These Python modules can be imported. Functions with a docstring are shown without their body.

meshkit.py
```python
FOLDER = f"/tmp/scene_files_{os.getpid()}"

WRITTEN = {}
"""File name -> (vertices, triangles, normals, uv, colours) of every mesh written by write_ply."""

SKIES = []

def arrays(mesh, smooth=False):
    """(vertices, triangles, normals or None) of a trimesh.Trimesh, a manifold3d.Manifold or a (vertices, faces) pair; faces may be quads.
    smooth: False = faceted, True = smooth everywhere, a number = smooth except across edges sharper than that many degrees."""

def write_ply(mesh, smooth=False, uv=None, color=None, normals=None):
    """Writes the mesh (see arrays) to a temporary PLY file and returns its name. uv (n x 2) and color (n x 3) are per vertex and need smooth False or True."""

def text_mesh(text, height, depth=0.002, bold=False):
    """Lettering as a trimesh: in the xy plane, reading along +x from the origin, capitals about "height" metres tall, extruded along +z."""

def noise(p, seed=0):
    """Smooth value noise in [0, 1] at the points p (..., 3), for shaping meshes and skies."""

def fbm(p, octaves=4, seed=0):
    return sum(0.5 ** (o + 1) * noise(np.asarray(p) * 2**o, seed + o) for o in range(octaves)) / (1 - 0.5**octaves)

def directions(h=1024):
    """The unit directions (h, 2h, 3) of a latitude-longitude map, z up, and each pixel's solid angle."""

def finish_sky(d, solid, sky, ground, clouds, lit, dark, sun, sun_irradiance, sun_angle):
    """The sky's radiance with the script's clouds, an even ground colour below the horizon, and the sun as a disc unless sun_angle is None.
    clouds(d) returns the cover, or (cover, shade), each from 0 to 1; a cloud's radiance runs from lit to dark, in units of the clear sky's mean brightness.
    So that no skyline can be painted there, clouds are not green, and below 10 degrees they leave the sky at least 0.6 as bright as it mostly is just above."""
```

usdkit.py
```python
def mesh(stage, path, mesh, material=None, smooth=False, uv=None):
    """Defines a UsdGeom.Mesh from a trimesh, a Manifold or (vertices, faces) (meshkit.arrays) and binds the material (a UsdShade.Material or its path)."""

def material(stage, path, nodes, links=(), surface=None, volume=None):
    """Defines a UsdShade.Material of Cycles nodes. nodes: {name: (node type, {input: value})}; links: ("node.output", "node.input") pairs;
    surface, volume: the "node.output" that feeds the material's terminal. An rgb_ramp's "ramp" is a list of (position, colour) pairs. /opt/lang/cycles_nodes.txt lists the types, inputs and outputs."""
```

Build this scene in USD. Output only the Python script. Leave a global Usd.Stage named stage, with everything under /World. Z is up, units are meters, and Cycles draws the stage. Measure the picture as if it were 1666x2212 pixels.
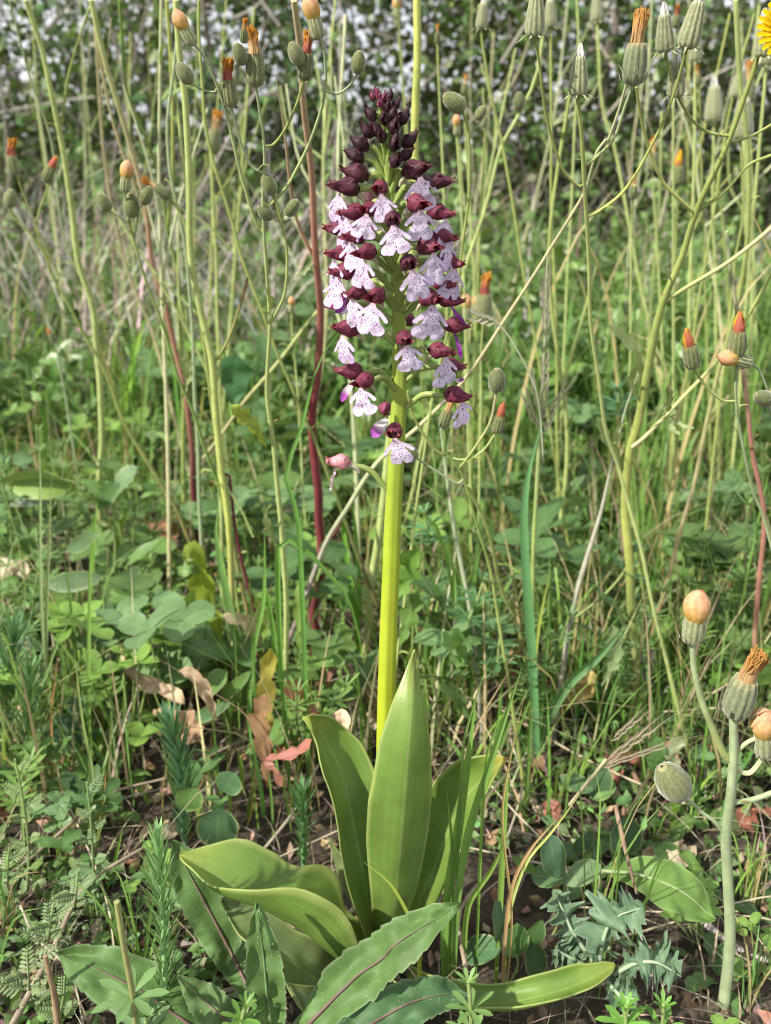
import math, random
import numpy as np
import meshkit, usdkit
from pxr import Usd, UsdGeom, UsdLux, Sdf, Gf, Vt, UsdShade

stage = Usd.Stage.CreateInMemory()
UsdGeom.SetStageUpAxis(stage, UsdGeom.Tokens.z)
UsdGeom.SetStageMetersPerUnit(stage, 1.0)
UsdGeom.Xform.Define(stage, '/World')
UsdGeom.Scope.Define(stage, '/World/Looks')
R = np.random.default_rng(7)

# ------------------------------------------------------------------ camera, sky, sun, exposure
EYE = np.array([0.0, -0.42, 0.465])
PITCH = math.radians(21.0)
FWD = np.array([0, math.cos(PITCH), -math.sin(PITCH)])
UP = np.array([0, math.sin(PITCH), math.cos(PITCH)])
HALF_W, FOCAL = 833.0, 1915.6            # the picture is surveyed in units of 1/1666 of its width
cam = UsdGeom.Camera.Define(stage, '/World/camera')
cam.AddTranslateOp().Set(Gf.Vec3d(*map(float, EYE)))
cam.AddRotateXOp().Set(90.0 - 21.0)
cam.CreateHorizontalApertureAttr(20.0)
cam.CreateVerticalApertureAttr(20.0 * 1024 / 771)
cam.CreateFocalLengthAttr(20.0 * FOCAL / (2 * HALF_W))
cam.CreateClippingRangeAttr(Gf.Vec2f(0.02, 400))
cam.CreateFocusDistanceAttr(0.435)
cam.CreateFStopAttr(7.8)
cam.CreateExposureAttr(0.97)

SUN_DIR = np.array([-0.66, -0.44, 0.68]); SUN_DIR /= np.linalg.norm(SUN_DIR)
sun = UsdLux.DistantLight.Define(stage, '/World/sun')
sun.CreateNormalizeAttr(True)
sun.CreateIntensityAttr(1.0)
sun.CreateAngleAttr(1.2)
sun.CreateColorAttr(Gf.Vec3f(1.0, 0.93, 0.80))
_el, _az = math.asin(SUN_DIR[2]), math.atan2(SUN_DIR[0], SUN_DIR[1])
sun.AddRotateZOp().Set(-math.degrees(_az)); sun.AddRotateXOp().Set(math.degrees(_el) - 90.0)
# rotate X by (el-90) tilts -z towards -y..; checked against SUN_DIR below
sky = UsdLux.DomeLight.Define(stage, '/World/sky')
sky_mat = usdkit.material(stage, '/World/Looks/sky', {
    'sky': ('sky_texture', {'sky_type': 'single_scattering', 'sun_disc': False, 'sun_elevation': _el, 'sun_rotation': _az, 'aerosol_density': 2.0}),
    'tc': ('texture_coordinate', {}),
    'cl': ('noise_texture', {'scale': 2.2, 'detail': 5.0, 'roughness': 0.55}),
    'cr': ('rgb_ramp', {'ramp': [(0.30, (0.55, 0.55, 0.55)), (0.52, (1, 1, 1))]}),
    'cf': ('rgb_to_bw', {}),
    'mx': ('mix_color', {'b': (6.4, 6.5, 6.7)}),
    'bg': ('background_shader', {'strength': 0.09})},
    [('tc.generated', 'cl.vector'), ('cl.fac', 'cr.fac'), ('cr.color', 'cf.color'), ('cf.val', 'mx.fac'), ('sky.color', 'mx.a'), ('mx.result', 'bg.color')], surface='bg.background')
UsdShade.MaterialBindingAPI.Apply(sky.GetPrim()).Bind(sky_mat)

# ------------------------------------------------------------------ placing helpers
def ray(vx, vy):
    return FWD + np.array([1, 0, 0]) * (vx - HALF_W) / FOCAL + UP * (1106 - vy) / FOCAL
def at(vx, vy, Y):
    """The point seen at (vx, vy) of the survey that lies on the vertical plane y = Y."""
    d = ray(vx, vy)
    return EYE + d * (Y - EYE[1]) / d[1]
def ground_h(x, y):
    x, y = np.asarray(x, float), np.asarray(y, float)
    p = np.stack([x * 3.1, y * 3.1, 0 * x], -1)
    h = (meshkit.fbm(p, 4, 3) - 0.5) * 0.035
    far = np.clip((y - 2.2) / 6.0, 0, 1.5)
    h = h * np.clip(np.hypot(x, y) * 2.0, 0.25, 1) + far * far * 0.35
    h = h + (meshkit.noise(np.stack([x * 0.6, y * 0.6, 0 * x], -1), 9) - 0.5) * 0.10 * np.clip((y - .6) / 2, 0, 1)
    return h
def gnd(vx, vy):
    """The ground point seen at (vx, vy)."""
    d = ray(vx, vy)
    t = 0.1
    for _ in range(400):
        p = EYE + d * t
        if p[2] <= float(ground_h(p[0], p[1])):
            break
        t *= 1.01
    return p
def on_ground(x, y, dz=0.0):
    return np.array([x, y, float(ground_h(x, y)) + dz])
def px(n, p):
    """The size in metres of n survey units at the distance of the point p."""
    return n * float((np.asarray(p) - EYE) @ FWD) / FOCAL
def spline(P, n, s=None):
    """n points of a Catmull-Rom curve through the rows of P."""
    P = np.asarray(P, float)
    if P.ndim == 1: P = P[:, None]
    k = len(P)
    if k == 1: return np.repeat(P, n, 0)
    d = np.linalg.norm(np.diff(P[:, :3], axis=0), axis=1) if P.shape[1] >= 3 else np.ones(k - 1)
    u = np.concatenate([[0], np.cumsum(np.maximum(d, 1e-9))]); u /= u[-1]
    x = np.linspace(0, 1, n) if s is None else np.asarray(s)
    if k == 2: return P[0] + (P[1] - P[0]) * x[:, None]
    m = np.empty_like(P)
    m[1:-1] = (P[2:] - P[:-2]) / (u[2:] - u[:-2])[:, None]
    m[0] = (P[1] - P[0]) / (u[1] - u[0]); m[-1] = (P[-1] - P[-2]) / (u[-1] - u[-2])
    i = np.clip(np.searchsorted(u, x, 'right') - 1, 0, k - 2)
    h = (u[i + 1] - u[i])[:, None]; t = ((x - u[i]) / (u[i + 1] - u[i]))[:, None]
    return (2*t**3 - 3*t**2 + 1) * P[i] + (t**3 - 2*t**2 + t) * h * m[i] + (-2*t**3 + 3*t**2) * P[i+1] + (t**3 - t**2) * h * m[i+1]
def lerp(stops, s):
    """Values at s of the (position, value) stops; a value may be a number or a colour."""
    x = np.array([a for a, _ in stops], float); v = np.array([b for _, b in stops], float)
    s = np.asarray(s, float)
    return np.interp(s, x, v) if v.ndim == 1 else np.stack([np.interp(s, x, v[:, k]) for k in range(v.shape[1])], -1)
def unit(v):
    v = np.asarray(v, float)
    return v / np.maximum(np.linalg.norm(v, axis=-1, keepdims=True), 1e-12)
def rotm(axis, deg):
    a = unit(axis); t = math.radians(deg); K = np.array([[0, -a[2], a[1]], [a[2], 0, -a[0]], [-a[1], a[0], 0]])
    return np.eye(3) + math.sin(t) * K + (1 - math.cos(t)) * K @ K

# ------------------------------------------------------------------ meshes: (vertices, triangles, st, tint)
class G:
    """A growing mesh: vertices, triangles, st coordinates and an own colour per vertex."""
    def __init__(s): s.v, s.f, s.t, s.c, s.n = [], [], [], [], 0
    def add(s, v, f, t, c):
        v = np.asarray(v, float); c = np.asarray(c, float)
        if c.ndim == 1: c = np.repeat(c[None], len(v), 0)
        s.v.append(v); s.f.append(np.asarray(f, int) + s.n); s.t.append(np.asarray(t, float)); s.c.append(c); s.n += len(v)
        return s
    def join(s, o, M=None, p=(0, 0, 0), tint=None):
        v, f, t, c = o.arr()
        if M is not None: v = v @ np.asarray(M).T
        return s.add(v + np.asarray(p), f, t, c if tint is None else c * np.asarray(tint))
    def arr(s): return np.vstack(s.v), np.vstack(s.f), np.vstack(s.t), np.vstack(s.c)

def grid_faces(nu, nv, wrap=False):
    i = np.arange(nu - 1)[:, None]; j = np.arange(nv if wrap else nv - 1)[None]
    k = (j + 1) % nv
    a, b, c, d = i * nv + j, i * nv + k, (i + 1) * nv + k, (i + 1) * nv + j
    return np.concatenate([np.stack([a, b, c], -1).reshape(-1, 3), np.stack([a, c, d], -1).reshape(-1, 3)])

def frames(C):
    T = unit(np.gradient(C, axis=0))
    N = np.empty_like(C)
    a = np.array([0, 0, 1.0]) if abs(T[0, 2]) < 0.9 else np.array([0, 1.0, 0])
    n = a - T[0] * (a @ T[0])
    for i in range(len(C)):
        n = n - T[i] * (n @ T[i]); n /= np.linalg.norm(n); N[i] = n
    return T, N, np.cross(T, N)

def tube(P, r, col, n=10, nu=None, ribs=None, twist=0.0, caps=True, g=None):
    """A round stem through the points P; r and col are a value or (position, value) stops; ribs = (count, depth)."""
    nu = nu or max(4, 3 * len(P))
    C = spline(P, nu); s = np.linspace(0, 1, nu)
    rr = lerp(r, s) if isinstance(r, (list, tuple)) else np.full(nu, float(r))
    cc = lerp(col, s) if isinstance(col[0], (list, tuple)) and len(col[0]) == 2 else np.repeat(np.asarray(col, float)[None], nu, 0)
    T, N, B = frames(C)
    th = np.linspace(0, 2 * math.pi, n, endpoint=False)
    rho = np.ones((nu, n))
    if ribs: rho = 1 + ribs[1] * np.cos(ribs[0] * (th[None] + twist * s[:, None]))
    V = C[:, None] + (rr[:, None] * rho)[..., None] * (np.cos(th)[None, :, None] * N[:, None] + np.sin(th)[None, :, None] * B[:, None])
    g = g or G()
    st = np.stack(np.broadcast_arrays(s[:, None], th[None] / math.pi - 1), -1)
    g.add(V.reshape(-1, 3), grid_faces(nu, n, True)[:, ::-1], st.reshape(-1, 2), np.repeat(cc, n, 0))
    if caps:
        for k, o in ((0, 1), (nu - 1, -1)):
            ring = V[k]; c = ring.mean(0)
            f = np.array([[n, (i + 1) % n, i][::o] for i in range(n)])
            g.add(np.vstack([ring, c[None] + T[k] * (-o) * rr[k] * 0.3]), f, np.tile([[s[k], 0]], (n + 1, 1)), cc[k])
    return g

def sheet(P, W, N, col, nu=14, nv=5, cup=0.0, wave=(0, 3, 0), teeth=None, edge=None, droop=0.0, jag=0.0, seed=0, g=None, fold=0.0, mid=None):
    """A leaf: centre line P, half widths W (stops), upward direction(s) N. cup bends it into a trough (radians, or stops),
    fold makes a V, wave = (height, turns, phase) ruffles the margin, teeth = (count, depth) or lobes notch it; col/edge colour it."""
    C = spline(P, nu); s = np.linspace(0, 1, nu)
    w = lerp(W, s) if isinstance(W, (list, tuple)) else W(s)
    if teeth:
        ph = s * teeth[0]
        w = w * (1 - teeth[1] * (ph - np.floor(ph)))
    T = unit(np.gradient(C, axis=0))
    Nn = spline(np.atleast_2d(np.asarray(N, float)), nu)
    B = unit(np.cross(T, Nn)); Nn = np.cross(B, T)
    t = np.linspace(-1, 1, nv)
    if edge is not None: t = np.concatenate([[-1, -.95, -.86], np.linspace(-.7, .7, max(3, nv - 4)), [.86, .95, 1]]); nv = len(t)
    cp = lerp(cup, s) if isinstance(cup, (list, tuple)) else np.full(nu, float(cup))
    cp = np.where(np.abs(cp) < 1e-3, 1e-3, cp)[:, None]
    lat = w[:, None] * np.sin(t[None] * cp) / cp
    nor = w[:, None] * (1 - np.cos(t[None] * cp)) / cp
    fo = (lerp(fold, s) if isinstance(fold, (list, tuple)) else np.full(nu, float(fold)))[:, None]
    lat, nor = lat * np.cos(fo), nor + np.abs(t)[None] * w[:, None] * np.sin(fo)
    amp = lerp(wave[0], s)[:, None] if isinstance(wave[0], (list, tuple)) else wave[0]
    nor = nor + amp * np.abs(t[None]) ** 1.6 * np.sin(2 * math.pi * wave[1] * s[:, None] + wave[2] + (t[None] > 0) * 2.1)
    if jag:
        q = np.stack([s[:, None] * 9 + 0 * t, t[None] * 2 + 0 * s[:, None], np.full((nu, nv), seed * 3.7)], -1)
        nor = nor + jag * (meshkit.noise(q, seed) - 0.5)
    V = C[:, None] + lat[..., None] * B[:, None] + nor[..., None] * Nn[:, None]
    cc = lerp(col, s) if isinstance(col[0], (list, tuple)) else np.repeat(np.asarray(col, float)[None], nu, 0)
    cc = np.repeat(cc[:, None], nv, 1).copy()
    if edge is not None:
        m = (np.abs(t) > 0.94)[None, :, None]
        cc = np.where(m, 0.35 * cc + 0.65 * np.asarray(edge), cc)
    if mid is not None: cc = np.where((np.abs(t) < .05)[None, :, None], .45 * cc + .55 * np.asarray(mid), cc)
    st = np.stack(np.broadcast_arrays(s[:, None], t[None]), -1)
    g = g or G()
    return g.add(V.reshape(-1, 3), grid_faces(nu, nv), st.reshape(-1, 2), cc.reshape(-1, 3))

def thicken(g, d):
    """The sheet with a back face and closed rim, d metres thick."""
    v, f, t, c = g.arr()
    n = np.zeros_like(v); fn = np.cross(v[f[:, 1]] - v[f[:, 0]], v[f[:, 2]] - v[f[:, 0]])
    for k in range(3): np.add.at(n, f[:, k], fn)
    n = unit(n)
    E = np.sort(np.vstack([f[:, [0, 1]], f[:, [1, 2]], f[:, [2, 0]]]), 1)
    u, ix, ct = np.unique(E, axis=0, return_index=True, return_counts=True)
    D = np.vstack([f[:, [0, 1]], f[:, [1, 2]], f[:, [2, 0]]])[ix[ct == 1]]
    m = len(v)
    rimf = np.vstack([np.stack([D[:, 1], D[:, 0], D[:, 0] + m], 1), np.stack([D[:, 1], D[:, 0] + m, D[:, 1] + m], 1)])
    o = G(); o.add(np.vstack([v, v - n * d]), np.vstack([f, f[:, ::-1] + m, rimf]), np.vstack([t, t]), np.vstack([c, c]))
    return o

def lathe(prof, n, col, base, axis, ribs=None, twist=0, g=None, up=None):
    """A body turned about axis: prof is (height, radius) in metres; ribs = (count, depth)."""
    a = unit(axis); x = unit(np.cross(a, [0.3, 0.9, 0.1] if up is None else up)); y = np.cross(a, x)
    H = np.array([p[0] for p in prof], float); Q = np.array([p[1] for p in prof], float)
    nu = len(H); th = np.linspace(0, 2 * math.pi, n, endpoint=False)
    rho = np.ones((nu, n))
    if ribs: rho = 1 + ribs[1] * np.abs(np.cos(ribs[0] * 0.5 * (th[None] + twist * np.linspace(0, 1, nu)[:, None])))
    V = np.asarray(base) + H[:, None, None] * a + (Q[:, None] * rho)[..., None] * (np.cos(th)[None, :, None] * x + np.sin(th)[None, :, None] * y)
    s = np.linspace(0, 1, nu)
    cc = lerp(col, s) if isinstance(col[0], (list, tuple)) else np.repeat(np.asarray(col, float)[None], nu, 0)
    c3 = np.repeat(cc[:, None], n, 1)
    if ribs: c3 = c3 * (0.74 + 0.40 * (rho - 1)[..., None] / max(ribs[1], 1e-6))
    st = np.stack(np.broadcast_arrays(s[:, None], th[None] / math.pi - 1), -1)
    g = g or G()
    return g.add(V.reshape(-1, 3), grid_faces(nu, n, True), st.reshape(-1, 2), c3.reshape(-1, 3))

# ------------------------------------------------------------------ prims
_used = {}
def numbered(parent, name):
    k = (parent, name); i = _used.get(k, 0); _used[k] = i + 1
    return f'{parent}/{name}' + (f'_{i:03d}' if i else '')
def tag(p, label=None, cat=None, group=None, kind=None):
    p = p.GetPrim() if hasattr(p, 'GetPrim') else p
    for k, v in (('label', label), ('category', cat), ('group', group), ('kind', kind)):
        if v: p.SetCustomDataByKey(k, v)
    return p
def thing(name, label, cat, group=None, loc=None, rz=None, scale=None, tilt=None):
    x = UsdGeom.Xform.Define(stage, numbered('/World', name))
    if loc is not None: x.AddTranslateOp().Set(Gf.Vec3d(*map(float, loc)))
    if rz is not None: x.AddRotateZOp().Set(float(rz))
    if tilt is not None: x.AddRotateXOp().Set(float(tilt))
    if scale is not None: x.AddScaleOp().Set(Gf.Vec3f(scale, scale, scale))
    tag(x, label, cat, group)
    return x.GetPath().pathString
def sub(parent, name):
    return UsdGeom.Xform.Define(stage, numbered(parent, name)).GetPath().pathString
def put(parent, name, g, mat, smooth=True, label=None, origin=None):
    v, f, t, c = g.arr() if isinstance(g, G) else g
    if origin is not None: v = v - np.asarray(origin)
    p = numbered(parent, name)
    m = usdkit.mesh(stage, p, (v, f), mat, smooth=smooth, uv=t if smooth is True or smooth is False else None)
    if smooth is True or smooth is False:
        UsdGeom.PrimvarsAPI(m).CreatePrimvar('tint', Sdf.ValueTypeNames.Color3fArray, 'vertex').Set(Vt.Vec3fArray.FromNumpy(np.clip(c, 0, 1).astype(np.float32)))
    if label: tag(m, label)
    return p
def copy_of(src, name, label, cat, group, loc, rz=0.0, scale=1.0, tilt=0.0):
    """Another individual: references the first one with its parts."""
    x = UsdGeom.Xform.Define(stage, numbered('/World', name))
    x.GetPrim().GetReferences().AddInternalReference(src)
    x.GetPrim().SetInstanceable(True)
    x.ClearXformOpOrder()
    x.AddTranslateOp(opSuffix='put').Set(Gf.Vec3d(*map(float, loc)))
    x.AddRotateZOp(opSuffix='put').Set(float(rz)); x.AddRotateXOp(opSuffix='put').Set(float(tilt))
    x.AddScaleOp(opSuffix='put').Set(Gf.Vec3f(scale, scale, scale))
    tag(x, label, cat, group)
    return x.GetPath().pathString
# ------------------------------------------------------------------ looks
def plant_look(name, rough=0.5, trans=0.0, spec=0.4, mottle=0.25, mscale=60.0, veins=None, bump=0.0, bscale=900.0, spots=None, fuzz=0.0, coat=0.0, warm=(1.15, 1.1, 0.45), stripe=0.25, backing=None):
    """Colour from the mesh's own 'tint', mottled by noise; thin things let light through."""
    nodes = {
        'a': ('attribute', {'attribute': 'tint'}),
        'pos': ('texture_coordinate', {}),
        'nz': ('noise_texture', {'scale': mscale, 'detail': 4.0, 'roughness': 0.6}),
        'mr': ('map_range', {'from_min': 0.25, 'from_max': 0.75, 'to_min': 1 - mottle, 'to_max': 1 + mottle, 'clamp': True}),
        'mm': ('vector_math', {'math_type': 'scale'}),
        'p': ('principled_bsdf', {'roughness': rough, 'specular_ior_level': spec, 'sheen_weight': fuzz, 'sheen_roughness': 0.4}),
    }
    links = [('pos.object', 'nz.vector'), ('nz.fac', 'mr.value'), ('a.color', 'mm.vector1'), ('mr.result', 'mm.scale')]
    out = 'mm.vector'
    if veins:
        nodes['uv'] = ('uvmap', {'attribute': 'st'}); nodes['xyz'] = ('separate_xyz', {})
        links.append(('uv.UV', 'xyz.vector'))
        nodes['ab'] = ('math', {'math_type': 'absolute'}); links.append(('xyz.y', 'ab.value1'))
        if veins == 'net':          # a pale midrib and slanting side veins
            nodes['mid'] = ('map_range', {'from_min': 0.03, 'from_max': 0.11, 'to_min': 1.0, 'to_max': 0.0, 'clamp': True}); links.append(('ab.value', 'mid.value'))
            nodes['k1'] = ('math', {'math_type': 'multiply', 'value2': 9.0}); links.append(('xyz.x', 'k1.value1'))
            nodes['k2'] = ('math', {'math_type': 'multiply_add', 'value2': -2.4}); links += [('ab.value', 'k2.value1'), ('k1.value', 'k2.value3')]
            nodes['fr'] = ('math', {'math_type': 'fraction'}); links.append(('k2.value', 'fr.value1'))
            nodes['sv'] = ('map_range', {'from_min': 0.02, 'from_max': 0.12, 'to_min': 0.55, 'to_max': 0.0, 'clamp': True}); links.append(('fr.value', 'sv.value'))
            nodes['mx'] = ('math', {'math_type': 'maximum'}); links += [('mid.result', 'mx.value1'), ('sv.result', 'mx.value2')]
            fac = 'mx.value'
        else:                       # fine lines along the leaf
            nodes['sc'] = ('mapping', {'scale': (1.3, float(veins), 1.0)}); links.append(('uv.UV', 'sc.vector'))
            nodes['n2'] = ('noise_texture', {'scale': 1.0, 'detail': 2.0}); links.append(('sc.vector', 'n2.vector'))
            nodes['mx'] = ('map_range', {'from_min': 0.42, 'from_max': 0.66, 'to_min': 0.0, 'to_max': 1.0, 'clamp': True}); links.append(('n2.fac', 'mx.value'))
            fac = 'mx.result'
        nodes['vm'] = ('vector_math', {'math_type': 'multiply_add', 'vector2': (1.35, 1.3, 1.25), 'vector3': (0.03, 0.035, 0.02)}); links.append((out, 'vm.vector1'))
        nodes['vf'] = ('math', {'math_type': 'multiply', 'value2': stripe * 2}); links.append((fac, 'vf.value1'))
        nodes['vx'] = ('mix_color', {}); links += [('vf.value', 'vx.fac'), (out, 'vx.a'), ('vm.vector', 'vx.b')]
        out = 'vx.result'
    if spots:                       # pale bristle blisters
        nodes['vo'] = ('voronoi_texture', {'scale': spots, 'randomness': 0.9}); links.append(('pos.object', 'vo.vector'))
        nodes['vs'] = ('map_range', {'from_min': 0.08, 'from_max': 0.17, 'to_min': 0.45, 'to_max': 0.0, 'clamp': True}); links.append(('vo.distance', 'vs.value'))
        nodes['sx'] = ('mix_color', {'b': (0.22, 0.31, 0.17)}); links += [('vs.result', 'sx.fac'), (out, 'sx.a')]
        out = 'sx.result'
    if backing is not None:
        nodes['geo'] = ('geometry', {})
        nodes['bk'] = ('mix_color', {'b': backing}); nodes['bf'] = ('math', {'math_type': 'multiply', 'value2': 0.6})
        links += [('geo.backfacing', 'bf.value1'), ('bf.value', 'bk.fac'), (out, 'bk.a')]
        out = 'bk.result'
    links.append((out, 'p.base_color'))
    if bump:
        nodes['bn'] = ('noise_texture', {'scale': bscale, 'detail': 3.0}); nodes['bu'] = ('bump', {'strength': bump, 'distance': 0.0006})
        links += [('pos.object', 'bn.vector'), ('bn.fac', 'bu.height'), ('bu.normal', 'p.normal')]
        if spots: links[-2] = ('vs.result', 'bu.height')
    surf = 'p.BSDF'
    if trans:
        nodes['tc'] = ('vector_math', {'math_type': 'multiply', 'vector2': warm}); nodes['tr'] = ('translucent_bsdf', {}); nodes['mc'] = ('mix_closure', {'fac': trans})
        links += [(out, 'tc.vector1'), ('tc.vector', 'tr.color'), ('p.BSDF', 'mc.closure1'), ('tr.BSDF', 'mc.closure2')]
        surf = 'mc.closure'
    return usdkit.material(stage, '/World/Looks/' + name, nodes, links, surface=surf)

ORCHID_LEAF = plant_look('orchid_leaf', rough=0.38, trans=0.26, spec=0.5, mottle=0.24, mscale=34, veins=34.0, stripe=0.16, bump=0.12, bscale=700)
ORCHID_STEM = plant_look('orchid_stem', rough=0.38, spec=0.4, mottle=0.10, mscale=90, veins=9.0, stripe=0.14, trans=0.12)
HOOD = plant_look('hood', rough=0.50, spec=0.30, trans=0.14, mottle=0.45, mscale=380, veins=9.0, stripe=0.40, warm=(1.5, 0.55, 0.6), bump=0.6, bscale=1300)
LEAF = plant_look('leaf', rough=0.48, trans=0.26, spec=0.34, mottle=0.22, mscale=70, veins='net', stripe=0.22, backing=(0.15, 0.22, 0.11))
HAIRY = plant_look('bristly_leaf', rough=0.55, trans=0.16, spec=0.25, mottle=0.25, mscale=80, veins='net', stripe=0.10, spots=230.0, bump=0.7, fuzz=0.12)
GRASS = plant_look('grass', rough=0.45, trans=0.30, spec=0.35, mottle=0.18, mscale=30, veins=7.0, stripe=0.22)
STALK = plant_look('stalk', rough=0.50, trans=0.10, spec=0.30, mottle=0.22, mscale=110, veins=10.0, stripe=0.22, fuzz=0.15)
BUD = plant_look('bud', rough=0.70, spec=0.15, mottle=0.35, mscale=600, fuzz=0.5, bump=0.4, bscale=2500)
PETAL = plant_look('petal', rough=0.6, spec=0.15, trans=0.3, mottle=0.22, mscale=400, warm=(1.05, 1.0, 0.9))
DRY = plant_look('dry', rough=0.8, spec=0.12, trans=0.10, mottle=0.42, mscale=120, bump=0.4, bscale=600, warm=(1.1, 1.0, 0.8))
FAR = plant_look('far_foliage', rough=0.36, spec=0.5, trans=0.24, mottle=0.2, mscale=3)
LIP = usdkit.material(stage, '/World/Looks/lip', {
    'a': ('attribute', {'attribute': 'tint'}), 'm': ('attribute', {'attribute': 'speck'}), 'uv': ('uvmap', {'attribute': 'st'}), 'oi': ('object_info', {}),
    'wv': ('vector_math', {'math_type': 'add'}), 'cx': ('combine_xyz', {}), 'ml': ('math', {'math_type': 'multiply', 'value2': 37.0}),
    'wn': ('noise_texture', {'scale': 9.0, 'detail': 2.0}), 'wa': ('vector_math', {'math_type': 'multiply_add', 'vector2': (0.09, 0.09, 0.0)}),
    'sc': ('mapping', {'scale': (1.0, 0.72, 1.0)}),
    'vo': ('voronoi_texture', {'scale': 23.0, 'randomness': 1.0, 'dimensions': '3D'}),
    'vr': ('map_range', {'from_min': 0.27, 'from_max': 0.36, 'to_min': 1.0, 'to_max': 0.0, 'clamp': True}),
    'mu': ('math', {'math_type': 'multiply'}),
    'mx': ('mix_color', {'b': (0.075, 0.012, 0.085)}),
    'nz': ('noise_texture', {'scale': 700.0, 'detail': 2.0}), 'bu': ('bump', {'strength': 0.25, 'distance': 0.0004}), 'tc': ('texture_coordinate', {}),
    'p': ('principled_bsdf', {'roughness': 0.5, 'specular_ior_level': 0.25, 'sheen_weight': 0.2}), 'tr': ('translucent_bsdf', {}), 'mc': ('mix_closure', {'fac': 0.24})},
    [('oi.random', 'ml.value1'), ('ml.value', 'cx.z'), ('uv.UV', 'sc.vector'), ('sc.vector', 'wn.vector'), ('wn.color', 'wa.vector1'), ('sc.vector', 'wa.vector3'), ('wa.vector', 'wv.vector1'), ('cx.vector', 'wv.vector2'),
     ('wv.vector', 'vo.vector'), ('vo.distance', 'vr.value'), ('vr.result', 'mu.value1'), ('m.fac', 'mu.value2'), ('mu.value', 'mx.fac'), ('a.color', 'mx.a'), ('mx.result', 'p.base_color'), ('mx.result', 'tr.color'),
     ('tc.object', 'nz.vector'), ('nz.fac', 'bu.height'), ('bu.normal', 'p.normal'), ('p.BSDF', 'mc.closure1'), ('tr.BSDF', 'mc.closure2')], surface='mc.closure')
SOIL = usdkit.material(stage, '/World/Looks/soil', {
    'g': ('geometry', {}), 'n1': ('noise_texture', {'scale': 14.0, 'detail': 8.0, 'roughness': 0.65}), 'n2': ('noise_texture', {'scale': 160.0, 'detail': 6.0, 'roughness': 0.7}),
    'vo': ('voronoi_texture', {'scale': 210.0}),
    'r1': ('rgb_ramp', {'ramp': [(0.3, (0.040, 0.033, 0.026)), (0.55, (0.090, 0.075, 0.058)), (0.75, (0.16, 0.135, 0.105))]}),
    'r2': ('rgb_ramp', {'ramp': [(0.3, (0.45, 0.45, 0.45)), (0.7, (1.25, 1.22, 1.2))]}),
    'mx': ('mix_color', {'blend_type': 'multiply', 'fac': 1.0}),
    'b1': ('bump', {'strength': 0.9, 'distance': 0.004}), 'b2': ('bump', {'strength': 0.5, 'distance': 0.003}),
    'p': ('principled_bsdf', {'roughness': 0.95, 'specular_ior_level': 0.1})},
    [('g.position', 'n1.vector'), ('g.position', 'n2.vector'), ('g.position', 'vo.vector'), ('n1.fac', 'r1.fac'), ('n2.fac', 'r2.fac'), ('r1.color', 'mx.a'), ('r2.color', 'mx.b'), ('mx.result', 'p.base_color'),
     ('n2.fac', 'b1.height'), ('vo.distance', 'b2.height'), ('b1.normal', 'b2.normal'), ('b2.normal', 'p.normal')], surface='p.BSDF')
BARK = plant_look('bark', rough=0.85, spec=0.15, mottle=0.4, mscale=25, bump=0.5, bscale=120)
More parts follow.
